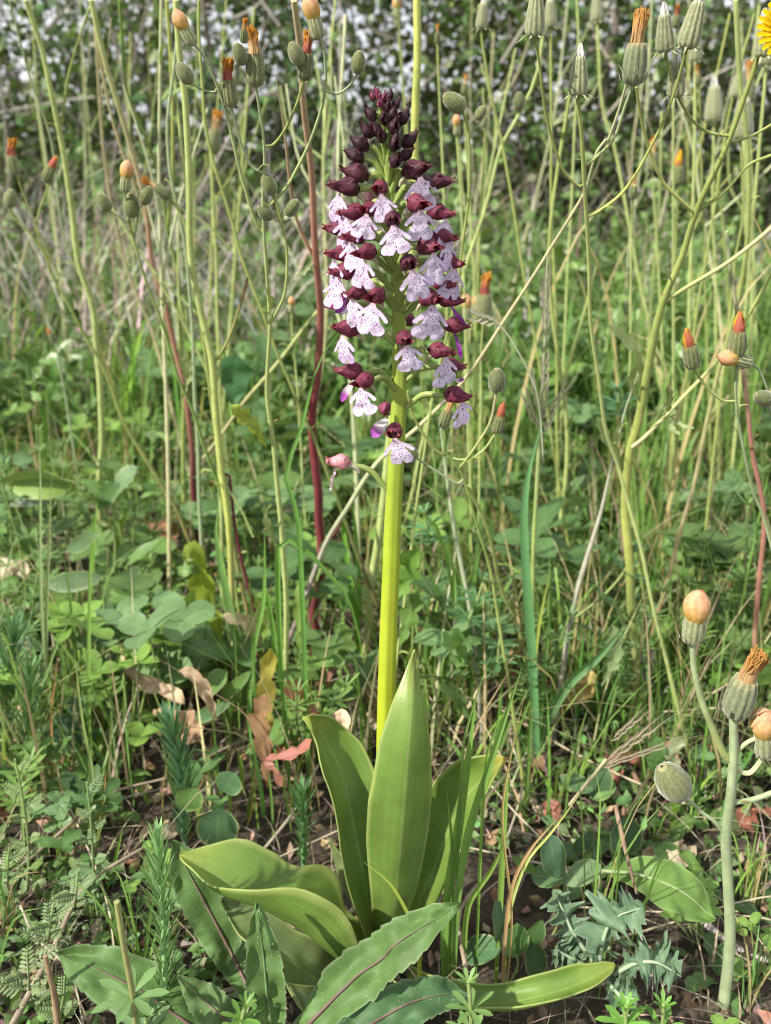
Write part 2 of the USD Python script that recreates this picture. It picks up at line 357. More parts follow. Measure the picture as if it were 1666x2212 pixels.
# ------------------------------------------------------------------ the ground
def build_ground():
    xs = np.unique(np.concatenate([np.linspace(-1.2, 1.2, 220), np.linspace(-9, 9, 150), np.linspace(-160, 160, 60)]))
    ys = np.unique(np.concatenate([np.linspace(-0.35, 1.6, 190), np.linspace(1.6, 9, 90), np.linspace(-30, 200, 60)]))
    X, Y = np.meshgrid(xs, ys, indexing='ij')
    Z = ground_h(X, Y)
    near = np.exp(-np.clip(Y - .9, 0, 9) ** 2) * (np.abs(X) < 1.3) * (Y > -.5)
    clod = meshkit.fbm(np.stack([X * 34, Y * 34, 0 * X], -1), 4, 5) - 0.5
    Z = Z + clod * 0.016 * near
    V = np.stack([X, Y, Z], -1).reshape(-1, 3)
    g = G(); g.add(V, grid_faces(len(xs), len(ys))[:, ::-1], V[:, :2], (0.1, 0.08, 0.06))
    tag(stage.GetPrimAtPath(put('/World', 'ground', g, SOIL)), 'dark crumbly soil under the weeds, bare in the lower corners', 'ground', kind='structure')
build_ground()

# ------------------------------------------------------------------ the orchid
ORCHID = thing('orchid', 'tall orchid with a spike of maroon hooded, white spotted flowers and broad basal leaves', 'orchid', loc=(0, 0, 0))
STEM_V = [(838, 2050, 0.0), (832, 1750, .004), (834, 1560, .005), (838, 1400, .006), (844, 1250, .006), (850, 1100, .006), (857, 980, .005), (862, 850, .004), (862, 700, .003), (854, 560, .002), (842, 430, .001), (832, 320, 0), (827, 245, 0)]
STEM_P = np.array([at(*v) for v in STEM_V])
_o = STEM_P[:, 2].argsort()
def stem_at(z):
    return np.array([np.interp(z, STEM_P[_o, 2], STEM_P[_o, k]) for k in (0, 1)] + [z])
tube_w = [(0, .0060), (.3, .0052), (.45, .0047), (.6, .0043), (.72, .0037), (.82, .0030), (.9, .0024), (1, .0012)]
put(ORCHID, 'stem', tube(STEM_P, tube_w, [(0, (.33, .40, .035)), (.35, (.38, .45, .028)), (.55, (.33, .42, .035)), (.75, (.28, .38, .06)), (1, (.28, .36, .10))], n=24, nu=70, ribs=(6, .06), twist=.5), ORCHID_STEM)

def orchid_leaf(cv, wv, N, cup, wave=(0, 1, 0), col=None, label=None, name='leaf', th=.0009, **k):
    P = np.array([at(*c) for c in cv])
    d = float(np.mean([(p - EYE) @ FWD for p in P]))
    W = [(s, w * d / FOCAL) for s, w in wv]
    col = col or [(0, (.22, .30, .07)), (.3, (.142, .240, .050)), (.8, (.138, .240, .044)), (1, (.24, .31, .06))]
    g = sheet(P, W, N, col, nu=54, nv=27, cup=cup, wave=wave, edge=(.33, .40, .13), mid=(.27, .35, .12), jag=.0035, seed=len(cv) + int(cv[0][0]), **k)
    put(ORCHID, name, thicken(g, th), ORCHID_LEAF, label=label)
orchid_leaf([(846, 2040, -.016), (856, 1930, -.032), (868, 1780, -.042), (879, 1640, -.040), (888, 1520, -.030), (893, 1404, -.012)],
            [(0, 46), (.2, 57), (.45, 72), (.60, 75), (.76, 59), (.87, 36), (.95, 13), (1, 1)], (-.14, .95, .25), [(0, 1.1), (.5, .62), (1, .9)], wave=(.0012, 2.3, 0), fold=.16, label='upright pointed front leaf')
orchid_leaf([(812, 2040, -.004), (785, 1900, -.008), (760, 1760, -.004), (735, 1660, .004), (700, 1590, .008), (666, 1547, .004)],
            [(0, 46), (.25, 68), (.55, 82), (.8, 72), (.92, 40), (1, 1)], [(.75, -.7, .1), (.62, -.68, .3), (.5, -.55, .55), (.45, -.4, .7)], [(0, 1.3), (.6, 1.05), (.85, .9), (1, 1.2)], wave=([(0, 0), (.6, .003), (1, .004)], 1.6, 1.0), label='folded upright left leaf')
orchid_leaf([(815, 2085, -.012), (735, 2062, -.030), (640, 1992, -.036), (560, 1945, -.032), (480, 1896, -.022), (388, 1844, -.012)],
            [(0, 54), (.2, 118), (.45, 148), (.7, 124), (.85, 76), (.95, 28), (1, 1)], [(.5, .0, .85), (.18, .34, .92), (.12, .36, .92), (.05, .0, .9)], [(0, 1.45), (.5, 1.42), (.8, 1.2), (1, .7)], wave=([(0, 0), (.35, .005), (.8, .006), (1, 0)], 2.1, .4), label='broad trough-shaped leaf arching out to the left')
orchid_leaf([(872, 2040, .002), (915, 1930, .012), (968, 1800, .022), (1010, 1720, .026), (1055, 1668, .022), (1096, 1636, .014)],
            [(0, 46), (.3, 72), (.6, 82), (.8, 62), (.93, 24), (1, 1)], [(-.6, -.7, .2), (-.55, -.62, .4), (-.5, -.5, .6), (-.4, -.4, .7)], [(0, 1.3), (.6, 1.05), (1, 1.3)], wave=([(0, 0), (.6, .002), (1, .002)], 1.3, 2.0), label='right leaf with an orange tip',
            col=[(0, (.20, .28, .055)), (.3, (.125, .215, .040)), (.85, (.14, .225, .04)), (.96, (.34, .33, .07)), (1, (.50, .25, .06))])
orchid_leaf([(872, 2120, -.02), (960, 2160, -.042), (1080, 2168, -.05), (1180, 2150, -.05), (1270, 2116, -.045), (1329, 2084, -.038)],
            [(0, 34), (.3, 42), (.6, 46), (.85, 38), (.96, 16), (1, 2)], [(-.1, .05, .95), (-.1, .05, .95), (-.15, -.2, .9)], [(0, 1.3), (.5, 1.55), (1, 1.4)], wave=(.001, 1.5, 0), label='low folded leaf lying out to the right')
orchid_leaf([(822, 2060, .012), (772, 1960, .026), (738, 1880, .034), (716, 1812, .038)], [(0, 34), (.4, 42), (.8, 24), (1, 1)], (.45, .75, .3), .7, label='pale leaf back behind the left leaves', col=(.16, .22, .09))
orchid_leaf([(815, 2120, -.02), (735, 2140, -.040), (640, 2090, -.048), (560, 2010, -.044), (478, 1945, -.034)], [(0, 40), (.3, 66), (.6, 64), (.85, 40), (1, 2)], (.1, -.25, .95), [(0, .9), (1, .7)], wave=(.003, 2, 0), label='lower left leaf under the broad one', col=(.15, .215, .075))
orchid_leaf([(825, 2120, -.03), (760, 2165, -.055), (690, 2175, -.066), (622, 2128, -.066)], [(0, 34), (.4, 46), (.8, 34), (1, 2)], (0, -.15, 1), .5, label='lowest left leaf on the soil', col=(.14, .20, .07))
orchid_leaf([(866, 2050, .016), (905, 1950, .030), (945, 1850, .040), (985, 1770, .044)], [(0, 30), (.4, 40), (.8, 30), (1, 1)], (-.4, -.7, .4), .9)

# flowers: a hood of three sepals, a spotted lip, a twisted ovary
MM = .001
def hood_mesh(size, pitch, closed, col, tipc, tw):
    g = G()
    Fl = np.array([[-3.6, -1.8], [-3.3, 1.2], [-1.2, 3.4], [1.6, 3.4], [4.2, 1.8], [6.2, .9], [7.6, 1.3]]) * (1, .92)
    for k, (ang, sc, off) in enumerate(((0, 1.0, 0), (96, .98, .25), (-96, .98, -.25))):
        P = np.stack([np.zeros(7), Fl[:, 0] * 1.10, Fl[:, 1] * (1.20 if not closed else 1.18)], 1) * MM * size * sc
        if k: P[:, 2] *= .90; P[:, 2] += (np.linspace(0, 1, 7) ** 3) * 3.4 * MM * size * (1 - closed) + np.sin(np.linspace(0, 9, 7) + k + tw) * .28 * MM * size
        Nn = np.stack([np.zeros(4), [.9, .25, -.35, -.1], [-.2, -1, -1, -1]], 1)
        c = [(0, np.array(tipc) * .5 + .5 * np.array(col)), (.3, col), (.8, col), (1, tipc)]
        h = sheet(P, [(0, .8 * MM * size), (.2, 3.2 * MM * size), (.45, 4.1 * MM * size), (.68, 3.0 * MM * size), (.86, 1.5 * MM * size), (1, .1 * MM * size)], Nn, c, nu=20, nv=13, cup=[(0, 1.0), (.5, 1.25), (1, .9)], edge=tuple(np.array(col) * 1.7 + (.05, .012, .02)), wave=(.6 * MM * size, 2.2, tw + k), jag=(2.9 if not closed else .9) * MM * size, seed=k + int(tw * 10))
        M = rotm((0, 1, 0), ang)
        g.join(h, M, (0, 0, -.2 * MM * size * (k > 0)))
    return G().join(g, rotm((1, 0, 0), pitch))

from shapely.geometry import Polygon, Point
from shapely import contains_xy, prepare, points as shp_points, distance as shp_distance
from scipy.spatial import Delaunay
def lip_shape(v):
    r = np.random.default_rng(50 + v)
    a, b, nt, sp = r.uniform(-.5, .5), r.uniform(.88, 1.1), r.uniform(.4, 1.5), r.uniform(.9, 1.12)
    L = [(-1.0, 0), (-1.2, .8), (-1.8, 1.5), (-3.6, 2.9 + a), (-5.4, 4.6 + a), (-6.3, 5.6 + a), (-6.3, 6.5 + a), (-5.5, 6.6 + a), (-4.2, 5.5 + a), (-2.9, 4.4 + a * .6), (-2.9, 5.2),
         (-3.7, 6.6), (-4.8 * sp, 8.2), (-5.3 * sp, 9.4), (-5.2 * sp, 10.4), (-4.4 * sp, 11.3), (-3.0, 11.8), (-1.7, 11.9), (-.8, 11.6), (-.4, 11.5 - nt), (0, 11.1 - nt)]
    Rr = [(-x, y + r.uniform(-.2, .2)) for x, y in L[::-1]][1:]
    P = spline(np.array([(x * b, y, 0) for x, y in L + Rr]), 150)[:, :2]
    P[:, 1] += .10 * np.sin(P[:, 0] * 5.0 + v) * (P[:, 1] > 9)
    poly = Polygon(P).buffer(0)
    if poly.geom_type != 'Polygon': poly = max(poly.geoms, key=lambda q: q.area)
    ring = np.array(poly.exterior.coords)[:-1]
    gx, gy = np.meshgrid(np.arange(-7, 7.01, .42), np.arange(0, 12.3, .42))
    I = np.stack([gx.ravel() + .21 * (np.round(gy.ravel() / .42) % 2), gy.ravel()], 1)
    I = I[contains_xy(poly.buffer(-.22), I[:, 0], I[:, 1])]
    Q = np.vstack([ring, I]); T = Delaunay(Q).simplices
    c = Q[T].mean(1); T = T[contains_xy(poly, c[:, 0], c[:, 1])]
    e = Q[T]; cr = (e[:, 1, 0] - e[:, 0, 0]) * (e[:, 2, 1] - e[:, 0, 1]) - (e[:, 1, 1] - e[:, 0, 1]) * (e[:, 2, 0] - e[:, 0, 0])
    T[cr < 0] = T[cr < 0][:, ::-1]
    d = shp_distance(shp_points(Q), poly.exterior)
    return Q, T, d
LIPS = [lip_shape(v) for v in range(5)]
def lip_mesh(i, size, curl, sway, purple):
    Q, T, d = LIPS[i % 5]
    x, y = Q[:, 0], Q[:, 1]
    wob = meshkit.noise(np.stack([x * .35 + i, y * .35, 0 * x + i], 1), i) - .5
    f = 2.6 + .10 * y - curl * .010 * y * y - .035 * x * x * (.5 + .5 * (y > 7)) + wob * 1.3 * np.clip(y / 6, 0, 1) + .06 * np.abs(x) * (y > 6)
    V = np.stack([x + sway * y * .1, f, -1.6 - y * .98], 1) * MM * size
    base = np.array([.66, .57, .76]) * (.94 + .10 * ((i * 7) % 5) / 4); neck = np.array([.60, .42, .50]); rim = np.array([.36, .13, .50])
    k = np.clip(1 - y / 3.2, 0, 1)[:, None]
    c = base * (1 - k) + neck * k
    e = (np.clip(1 - d / .30, 0, 1) * np.where(y < 1, 0, 1))[:, None] * (.55 + .45 * purple)
    c = c * (1 - e) + rim * e
    pz = purple * .45 * np.clip((y - 3) / 8, 0, 1)[:, None]
    c = c * (1 - pz) + np.array([.40, .16, .52]) * pz
    sp = np.clip((d - .35) / .5, 0, 1) * np.clip((10.6 - y) / 1.6, 0, 1) * np.clip((y - .8) / .8, 0, 1)
    g = G(); g.add(V, T, np.stack([x / 14, y / 14], 1), c)
    return g, sp

DARK, WINE, RED, PINK = (.030, .006, .016), (.070, .010, .022), (.105, .016, .030), (.50, .23, .27)
TIPD, TIPR, TIPW = (.035, .010, .018), (.14, .035, .030), (.42, .26, .24)
# (x, y of the hood, azimuth: 0 towards the viewer and negative to the left, size, pitch of the hood, open: 0 bud .. 1, colour, distance from the stem in mm or None)
FL = [
    (806, 209, -60, .50, 68, 0, 'm', 4), (818, 206, -15, .46, 75, 0, 'm', 6), (831, 213, 10, .52, 70, 0, 'm', 6), (842, 208, 40, .55, 72, 0, 'd', 4), (856, 225, 75, .62, 62, 0, 'd', 7), (822, 224, -20, .5, 66, 0, 'm', 8), (838, 232, 20, .6, 60, 0, 'd', 8), (812, 200, -30, .4, 80, 0, 'm', 0),
    (803, 249, -65, .78, 52, 0, 'd', 9), (831, 257, -5, .78, 55, 0, 'd', 10), (870, 255, 70, .86, 58, 0, 'd', 11), (849, 246, 30, .72, 60, 0, 'd', 9),
    (796, 284, -70, .90, 48, 0, 'd', 12), (826, 295, -12, .82, 40, 0, 'd', 15), (851, 275, 25, .86, 56, 0, 'd', 12), (812, 280, -40, .80, 55, 0, 'd', 12),
    (853, 311, 20, .92, 60, 0, 'd', 15), (882, 306, 68, .98, 46, 0, 'd', 14), (877, 335, 55, .80, 35, 0, 'd', 15), (854, 348, 22, .92, 30, 0, 'd', 17),
    (783, 313, -75, .98, 30, 0, 'd', 14), (771, 338, -78, 1.0, 26, 0, 'd', 16), (775, 375, -72, 1.12, 14, 0, 'w', 18),
    (890, 368, 52, 1.12, 18, 1, 'w', 19), (944, 392, 80, 1.0, 2, 0, 'w', 24), (755, 404, -70, 1.16, 8, 1, 'w', 22), (823, 407, -12, .94, 4, 1, 'r', 22), (770, 460, -62, 1.08, 4, 1, 'r', 23),
    (897, 440, 30, 1.08, 4, 1, 'r', 25), (943, 458, 74, 1.05, -4, 1, 'r', 26), (848, 474, 6, .96, 4, 1, 'w', 26), (735, 494, -78, 1.02, 4, 0, 'r', 27), (742, 548, -70, 1.04, 4, 1, 'r', 27),
    (796, 545, -40, 1.02, 2, 1, 'r', 25), (920, 532, 40, 1.10, 2, 1, 'r', 27), (962, 563, 72, 1.12, -8, 1, 'r', 28), (750, 586, -66, 1.10, 2, 1, 'r', 28), (881, 568, 10, 1.0, 6, 1, 'w', 28),
    (738, 656, -80, 1.04, -6, 0, 'p', 28), (815, 640, -24, 1.06, 6, 1, 'r', 27), (924, 643, 40, 1.12, 0, 1, 'r', 28), (966, 646, 76, 1.10, -4, 0, 'r', 29), (758, 711, -64, 1.14, 14, 1, 'r', 28), (872, 731, 10, 1.02, 4, 1, 'r', 28),
    (979, 703, 88, 1.05, -2, 0, 'r', 30), (945, 757, 58, 1.08, -2, 1, 'r', 29), (972, 790, 78, 1.0, -2, 0, 'r', 28), (764, 803, -74, 1.20, 8, 0, 'r', 28), (791, 822, -36, 1.06, 0, 1, 'r', 26), (980, 853, 74, 1.12, -2, 1, 'r', 32),
    (800, 452, -30, .9, 6, 1, 'r', 20), (914, 398, 60, .96, 6, 0, 'w', 20), (772, 510, -58, 1.0, 0, 1, 'r', 25), (950, 510, 66, 1.0, -4, 1, 'r', 27), (774, 632, -54, 1.0, -2, 1, 'r', 25), (952, 610, 64, 1.0, -6, 0, 'r', 27),
    (836, 884, -150, .95, 0, 0, 'p', 10), (852, 930, -8, 1.08, 6, 1, 'r', 20), (740, 998, -84, 1.14, 8, 2, 'k', 25),
    (905, 478, 130, 1.0, 0, 0, 'r', 16), (800, 500, -140, 1.0, 0, 0, 'r', 16), (790, 600, -150, 1.0, 0, 0, 'r', 18), (910, 610, 150, 1.0, 0, 0, 'r', 18), (850, 520, 180, 1.0, 0, 0, 'r', 18), (845, 390, 180, 1.0, 20, 0, 'd', 14), (880, 690, 160, 1.0, 0, 0, 'r', 18), (800, 430, 200, 1.0, 10, 0, 'w', 15),
]
PAL = {'d': (DARK, TIPD), 'm': ((.16, .025, .075), (.12, .02, .05)), 'w': ((.060, .009, .025), (.085, .02, .028)), 'r': ((.125, .016, .044), (.19, .045, .055)), 'p': ((.17, .025, .07), (.22, .07, .09)), 'k': (PINK, (.26, .07, .09))}
def rot_z(a):
    c, s = math.cos(a), math.sin(a)
    return np.array([[c, -s, 0], [s, c, 0], [0, 0, 1]])
for i, (vx, vy, az, size, pitch, op, pal, rad) in enumerate(FL):
    size = size * .93 * (.84 if vy < 350 else 1)
    z0 = at(vx, vy, 0)[2]
    Y = stem_at(z0)[1] - rad * MM * math.cos(math.radians(az))
    c = at(vx, vy, Y)
    M = rot_z(math.radians(az) + math.pi)                # the flower's +y looks outwards
    col, tip = PAL[pal]
    fl = sub(ORCHID, 'flower' if op else 'flower_bud')
    def w(g): return G().join(g, M, c)
    put(fl, 'hood', w(hood_mesh(size * (1.06 if not op else 1.06) if op != 2 else size, pitch, 1 if not op else .3, col, tip, i % 7)), HOOD)
    if op == 1:
        g, sp = lip_mesh(i, size * R.uniform(1.06, 1.28), R.uniform(-.5, 1.8), R.uniform(-1.2, 1.2), float(abs(az) > 60) * R.uniform(.3, .9))
        p = put(fl, 'lip', G().join(g, rot_z(math.radians(az * .62 + R.uniform(-14, 14)) + math.pi) @ rotm((0, 1, 0), R.uniform(-15, 15)), c + M @ np.array((0, 2.0 * MM, -.5 * MM)) * size), LIP)
        UsdGeom.PrimvarsAPI(stage.GetPrimAtPath(p)).CreatePrimvar('speck', Sdf.ValueTypeNames.FloatArray, 'vertex').Set(Vt.FloatArray.FromNumpy(sp.astype(np.float32)))
        # the stubby spur and the pink mouth above the lip
        put(fl, 'spur', w(tube(np.array([(0, 0, -1.6), (0, -3, -2.6), (0, -5.5, -4.4), (0, -6.3, -6.2)]) * MM * size, [(0, .0011), (.7, .0010), (1, .0006)], (.55, .50, .36), n=7, nu=9)), PETAL)
        put(fl, 'mouth', w(lathe([(0, .0004), (.001, .0013), (.0026, .0016), (.0036, .0012), (.004, .0003)], 9, (.30, .13, .14), np.array((0, .0022, -.0030)) * size, (0, -.1, 1))), PETAL)
    if op == 2:
        put(fl, 'lip', w(sheet(np.array([(0, 3.0, -2.4), (.2, 3.4, -6), (0, 4.8, -9), (.4, 5.2, -12), (0, 6, -15)]) * MM, [(0, .0012), (.4, .0018), (.7, .0027), (1, .0010)], (.2, 1, .2), (.60, .44, .56), nu=18, nv=7, cup=.9, wave=(.0007, 3, 0))), PETAL)
        put(fl, 'spur', w(tube(np.array([(0, -2.5, -1.4), (0, -5, -2.2), (.2, -7.2, -3.6), (.2, -8.4, -6)]) * MM, [(0, .0019), (.6, .0016), (1, .0009)], (.62, .58, .46), n=8, nu=10)), PETAL)
    s0 = stem_at(c[2] - (.020 if op == 2 else .011) * (.5 if vy < 260 else 1))
    b0 = M @ (np.array((0, -3.2, -1.0)) * MM * size) + c
    out = unit(b0 - s0)
    mid = .5 * (b0 + s0) + np.array([0, 0, .0045]) * size + out * .001
    if np.linalg.norm(b0 - s0) > .004:
        put(fl, 'ovary', tube([s0, .6 * s0 + .4 * mid, mid, b0], [(0, .0009), (.35, .0014), (.75, .0015), (1, .0009)], [(0, (.34, .42, .15)), (.5, (.27, .37, .10)), (1, (.28, .34, .12))], n=12, nu=14, ribs=(5, .16), twist=5.0), ORCHID_STEM)
def petal(fv, cv, w, N, c0, c1):
    P = np.array([at(*q) for q in cv]); k = px(1, P[0])
    put(fv, 'petal', sheet(P, [(0, .35 * w * k), (.55, w * k), (.85, .8 * w * k), (1, .1 * w * k)], N, [(0, c0), (.45, c0), (.7, c1), (1, c1)], nu=14, nv=7, cup=.7), PETAL)
_f = ORCHID + '/flower'
_side = sub(ORCHID, 'side_petals')
petal(_side, [(766, 822, -.012), (752, 842, -.014), (738, 868, -.015)], 10, (-.3, -1, .3), (.64, .58, .60), (.34, .07, .38))
petal(_side, [(836, 905, -.008), (822, 922, -.012), (804, 945, -.014)], 15, (-.3, -1, .2), (.66, .60, .62), (.38, .10, .42))
petal(_side, [(974, 660, .004), (988, 682, .002), (1006, 702, 0)], 6, (.3, -1, .3), (.30, .07, .36), (.22, .03, .30))
petal(_side, [(982, 720, .004), (990, 745, .002), (996, 775, 0)], 6, (.3, -1, .3), (.30, .07, .36), (.22, .03, .30))
petal(_side, [(738, 592, -.004), (732, 605, -.004), (728, 622, -.004)], 6, (-.3, -1, .3), (.40, .12, .44), (.36, .10, .42))
petal(_side, [(748, 645, -.006), (738, 668, -.006), (722, 675, -.006)], 7, (-.3, -1, .3), (.46, .18, .46), (.36, .08, .42))
petal(_side, [(975, 815, .0), (990, 822, -.002), (1004, 818, -.004)], 5, (.1, -1, .4), (.66, .60, .68), (.34, .10, .42))
# ------------------------------------------------------------------ kinds of weed
C = dict(lime=(.38, .46, .17), yell=(.44, .48, .13), olive=(.28, .34, .10), beige=(.42, .37, .21), pink=(.36, .17, .13), red=(.19, .032, .045), wine=(.13, .022, .04), dark=(.13, .17, .05),
         glauc=(.29, .37, .21), straw=(.52, .48, .28), grey=(.36, .35, .29), purp=(.30, .25, .26), green=(.16, .28, .06), brown=(.22, .13, .06), pale=(.42, .47, .27))
def cstops(names):
    names = names.split('>')
    return [(k / max(1, len(names) - 1), C[n]) for k, n in enumerate(names)] if len(names) > 1 else C[names[0]]

def head(parent, kind, b, t, seed=0, far=False):
    """A flower head of a hawksbeard from its base b to its tip t; kind: g green bud, o orange tuft, r red closed petals, w seed head with white tip, p peach folded petals, b brown tuft."""
    r = np.random.default_rng(1000 + seed)
    b, t = np.asarray(b), np.asarray(t); L = np.linalg.norm(t - b); a = (t - b) / L
    x = unit(np.cross(a, (.2, .9, .3))); y = np.cross(a, x)
    h = sub(parent, 'flower_head')
    n = 16 if not far else 12
    dk = np.array([(.12, .145, .065), (.145, .165, .07), (.165, .18, .085)][int(r.integers(3))])
    if kind == 'g':
        prof = [(-.02, .06), (.05, .19), (.2, .285), (.42, .315), (.65, .285), (.85, .20), (.96, .11), (1, .02)]
        ribs, top = (n, .11), 1
    elif kind == 'w':
        dk = np.array((.25, .265, .155)) * r.uniform(.85, 1.15)
        prof = [(-.02, .06), (.03, .145), (.10, .178), (.25, .178), (.5, .145), (.7, .115), (.78, .095), (.79, .02)]
        ribs, top = (11 if not far else 8, .22), .8
    else:
        if kind == 'p': dk = np.array((.24, .26, .14))
        if kind == 'b': dk = np.array((.17, .19, .11))
        prof = [(-.02, .05), (.03, .12), (.12, .150), (.3, .156), (.46, .142), (.56, .12), (.57, .02)]
        ribs, top = (11, .18), .54
    tipc = {'o': (.13, .085, .02), 'r': (.12, .085, .03), 'p': (.26, .19, .04), 'b': (.30, .25, .12), 'w': (.34, .35, .24), 'g': tuple(dk * .85)}[kind]
    pr = [(p * L, q * L) for p, q in prof]
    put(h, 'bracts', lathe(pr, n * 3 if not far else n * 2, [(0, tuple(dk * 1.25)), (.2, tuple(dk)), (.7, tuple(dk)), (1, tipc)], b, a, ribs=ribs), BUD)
    # small outer bracts round the base
    g = G(); m = 7 if kind != 'w' else 9
    for k in range(m):
        th = 2 * math.pi * k / m + r.uniform(-.2, .2); e = math.cos(th) * x + math.sin(th) * y
        if kind == 'w':
            q = [(.0, .12), (.02, .25), (-.03 + r.uniform(-.05, .05), .36), (-.05 + r.uniform(-.08, .12), .46 + r.uniform(-.06, .08))]
        else:
            q = [(.0, .1), (.06, .20), (.17, .235), (.26 + r.uniform(-.04, .06), .25 + r.uniform(0, .08))]
        P = [b + L * (u * a + v * e) for u, v in q]
        sheet(P, [(0, .028 * L), (.5, .024 * L), (1, .003 * L)], a + .3 * e, tuple(dk * 1.2), nu=6, nv=3, cup=.6, g=g)
    put(h, 'outer_bract', g, BUD)
    g = G()
    if kind in 'ob':
        c0, c1 = ((.60, .42, .22), (.58, .27, .04)) if kind == 'o' else ((.52, .34, .17), (.50, .27, .08))
        if kind == 'o' and r.random() < .4: c0 = (.42, .13, .10)
        bend = r.normal(0, .05, 2)
        lathe([(.5 * L, .10 * L), (.7 * L, .085 * L), (.86 * L, .085 * L), (.93 * L, .05 * L)], 10, [(0, c0), (.5, c0), (1, c1)], b, a + x * bend[0] * .6 + y * bend[1] * .6, g=g)
        for k in range(72 if not far else 24):
            th = r.uniform(0, 6.283); q = math.sqrt(r.random()); e = math.cos(th) * x + math.sin(th) * y
            fl = r.uniform(.0, .07) if kind == 'o' else r.uniform(.0, .05); ll = r.uniform(.88, 1.02)
            P = [b + L * (.50 * a + .11 * q * e), b + L * (.68 * a + .085 * q * e), b + L * ((.84 * ll) * a + .10 * q * e + (x * bend[0] + y * bend[1]) * .6), b + L * (ll * a + (fl * q + .08 * q) * e + x * bend[0] + y * bend[1] + r.normal(0, .022, 3))]
            tube(P, [(0, .010 * L), (.6, .014 * L), (1, .013 * L)], [(0, c0), (.45, c0), (.7, c1), (1, tuple(np.array(c1) * r.uniform(.75, 1.2)))], n=4, nu=6, g=g)
        put(h, 'florets', g, PETAL)
    elif kind == 'r':
        for k in range(9):
            th = 2 * math.pi * k / 9 + r.uniform(-.1, .1); e = math.cos(th) * x + math.sin(th) * y; ll = r.uniform(.86, 1.02)
            P = [b + L * (.48 * a + .10 * e), b + L * (.66 * a + .125 * e), b + L * (.83 * ll * a + .095 * e), b + L * (ll * a + .045 * e + r.normal(0, .015, 3))]
            cr = (.46, .13, .10) if r.random() < .72 else (.62, .33, .03)
            sheet(P, [(0, .06 * L), (.5, .075 * L), (.85, .05 * L), (1, .02 * L)], -e, [(0, (.50, .30, .06)), (.3, cr), (1, tuple(np.array(cr) * (1.2, 1.6, .9)))], nu=7, nv=4, cup=.8, g=g)
        put(h, 'florets', g, PETAL)
    elif kind == 'p':
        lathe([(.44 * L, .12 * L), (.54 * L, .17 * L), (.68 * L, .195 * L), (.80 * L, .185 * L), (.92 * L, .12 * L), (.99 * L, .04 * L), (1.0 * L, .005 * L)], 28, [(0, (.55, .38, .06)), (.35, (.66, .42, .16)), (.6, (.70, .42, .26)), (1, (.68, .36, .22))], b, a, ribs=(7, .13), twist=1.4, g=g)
        for k in range(5):
            th = r.uniform(0, 6.28); e = math.cos(th) * x + math.sin(th) * y
            P = [b + L * (.46 * a + .16 * e), b + L * (.62 * a + .21 * e), b + L * (.80 * a + .20 * e), b + L * ((.93 + r.uniform(0, .08)) * a + .09 * e)]
            sheet(P, [(0, .05 * L), (.5, .075 * L), (1, .03 * L)], -e, [(0, (.60, .44, .07)), (.5, (.72, .46, .24)), (1, (.70, .38, .24))], nu=8, nv=4, cup=.7, g=g)
        put(h, 'florets', g, PETAL)
    elif kind == 'w':
        for k in range(30 if not far else 14):
            th = r.uniform(0, 6.283); q = math.sqrt(r.random()); e = math.cos(th) * x + math.sin(th) * y
            tube([b + L * (.72 * a + .10 * q * e), b + L * (.86 * a + .085 * q * e), b + L * (r.uniform(.92, 1.04) * a + .05 * q * e)], [(0, .018 * L), (1, .008 * L)], (.85, .85, .84), n=3, nu=3, caps=False, g=g)
        put(h, 'pappus', g, PETAL)
    elif kind == 'g':
        lathe([(.90 * L, .15 * L), (.97 * L, .10 * L), (1.0 * L, .03 * L)], 12, (.26, .24, .12), b, a, g=g)
        put(h, 'bud_tip', g, BUD)

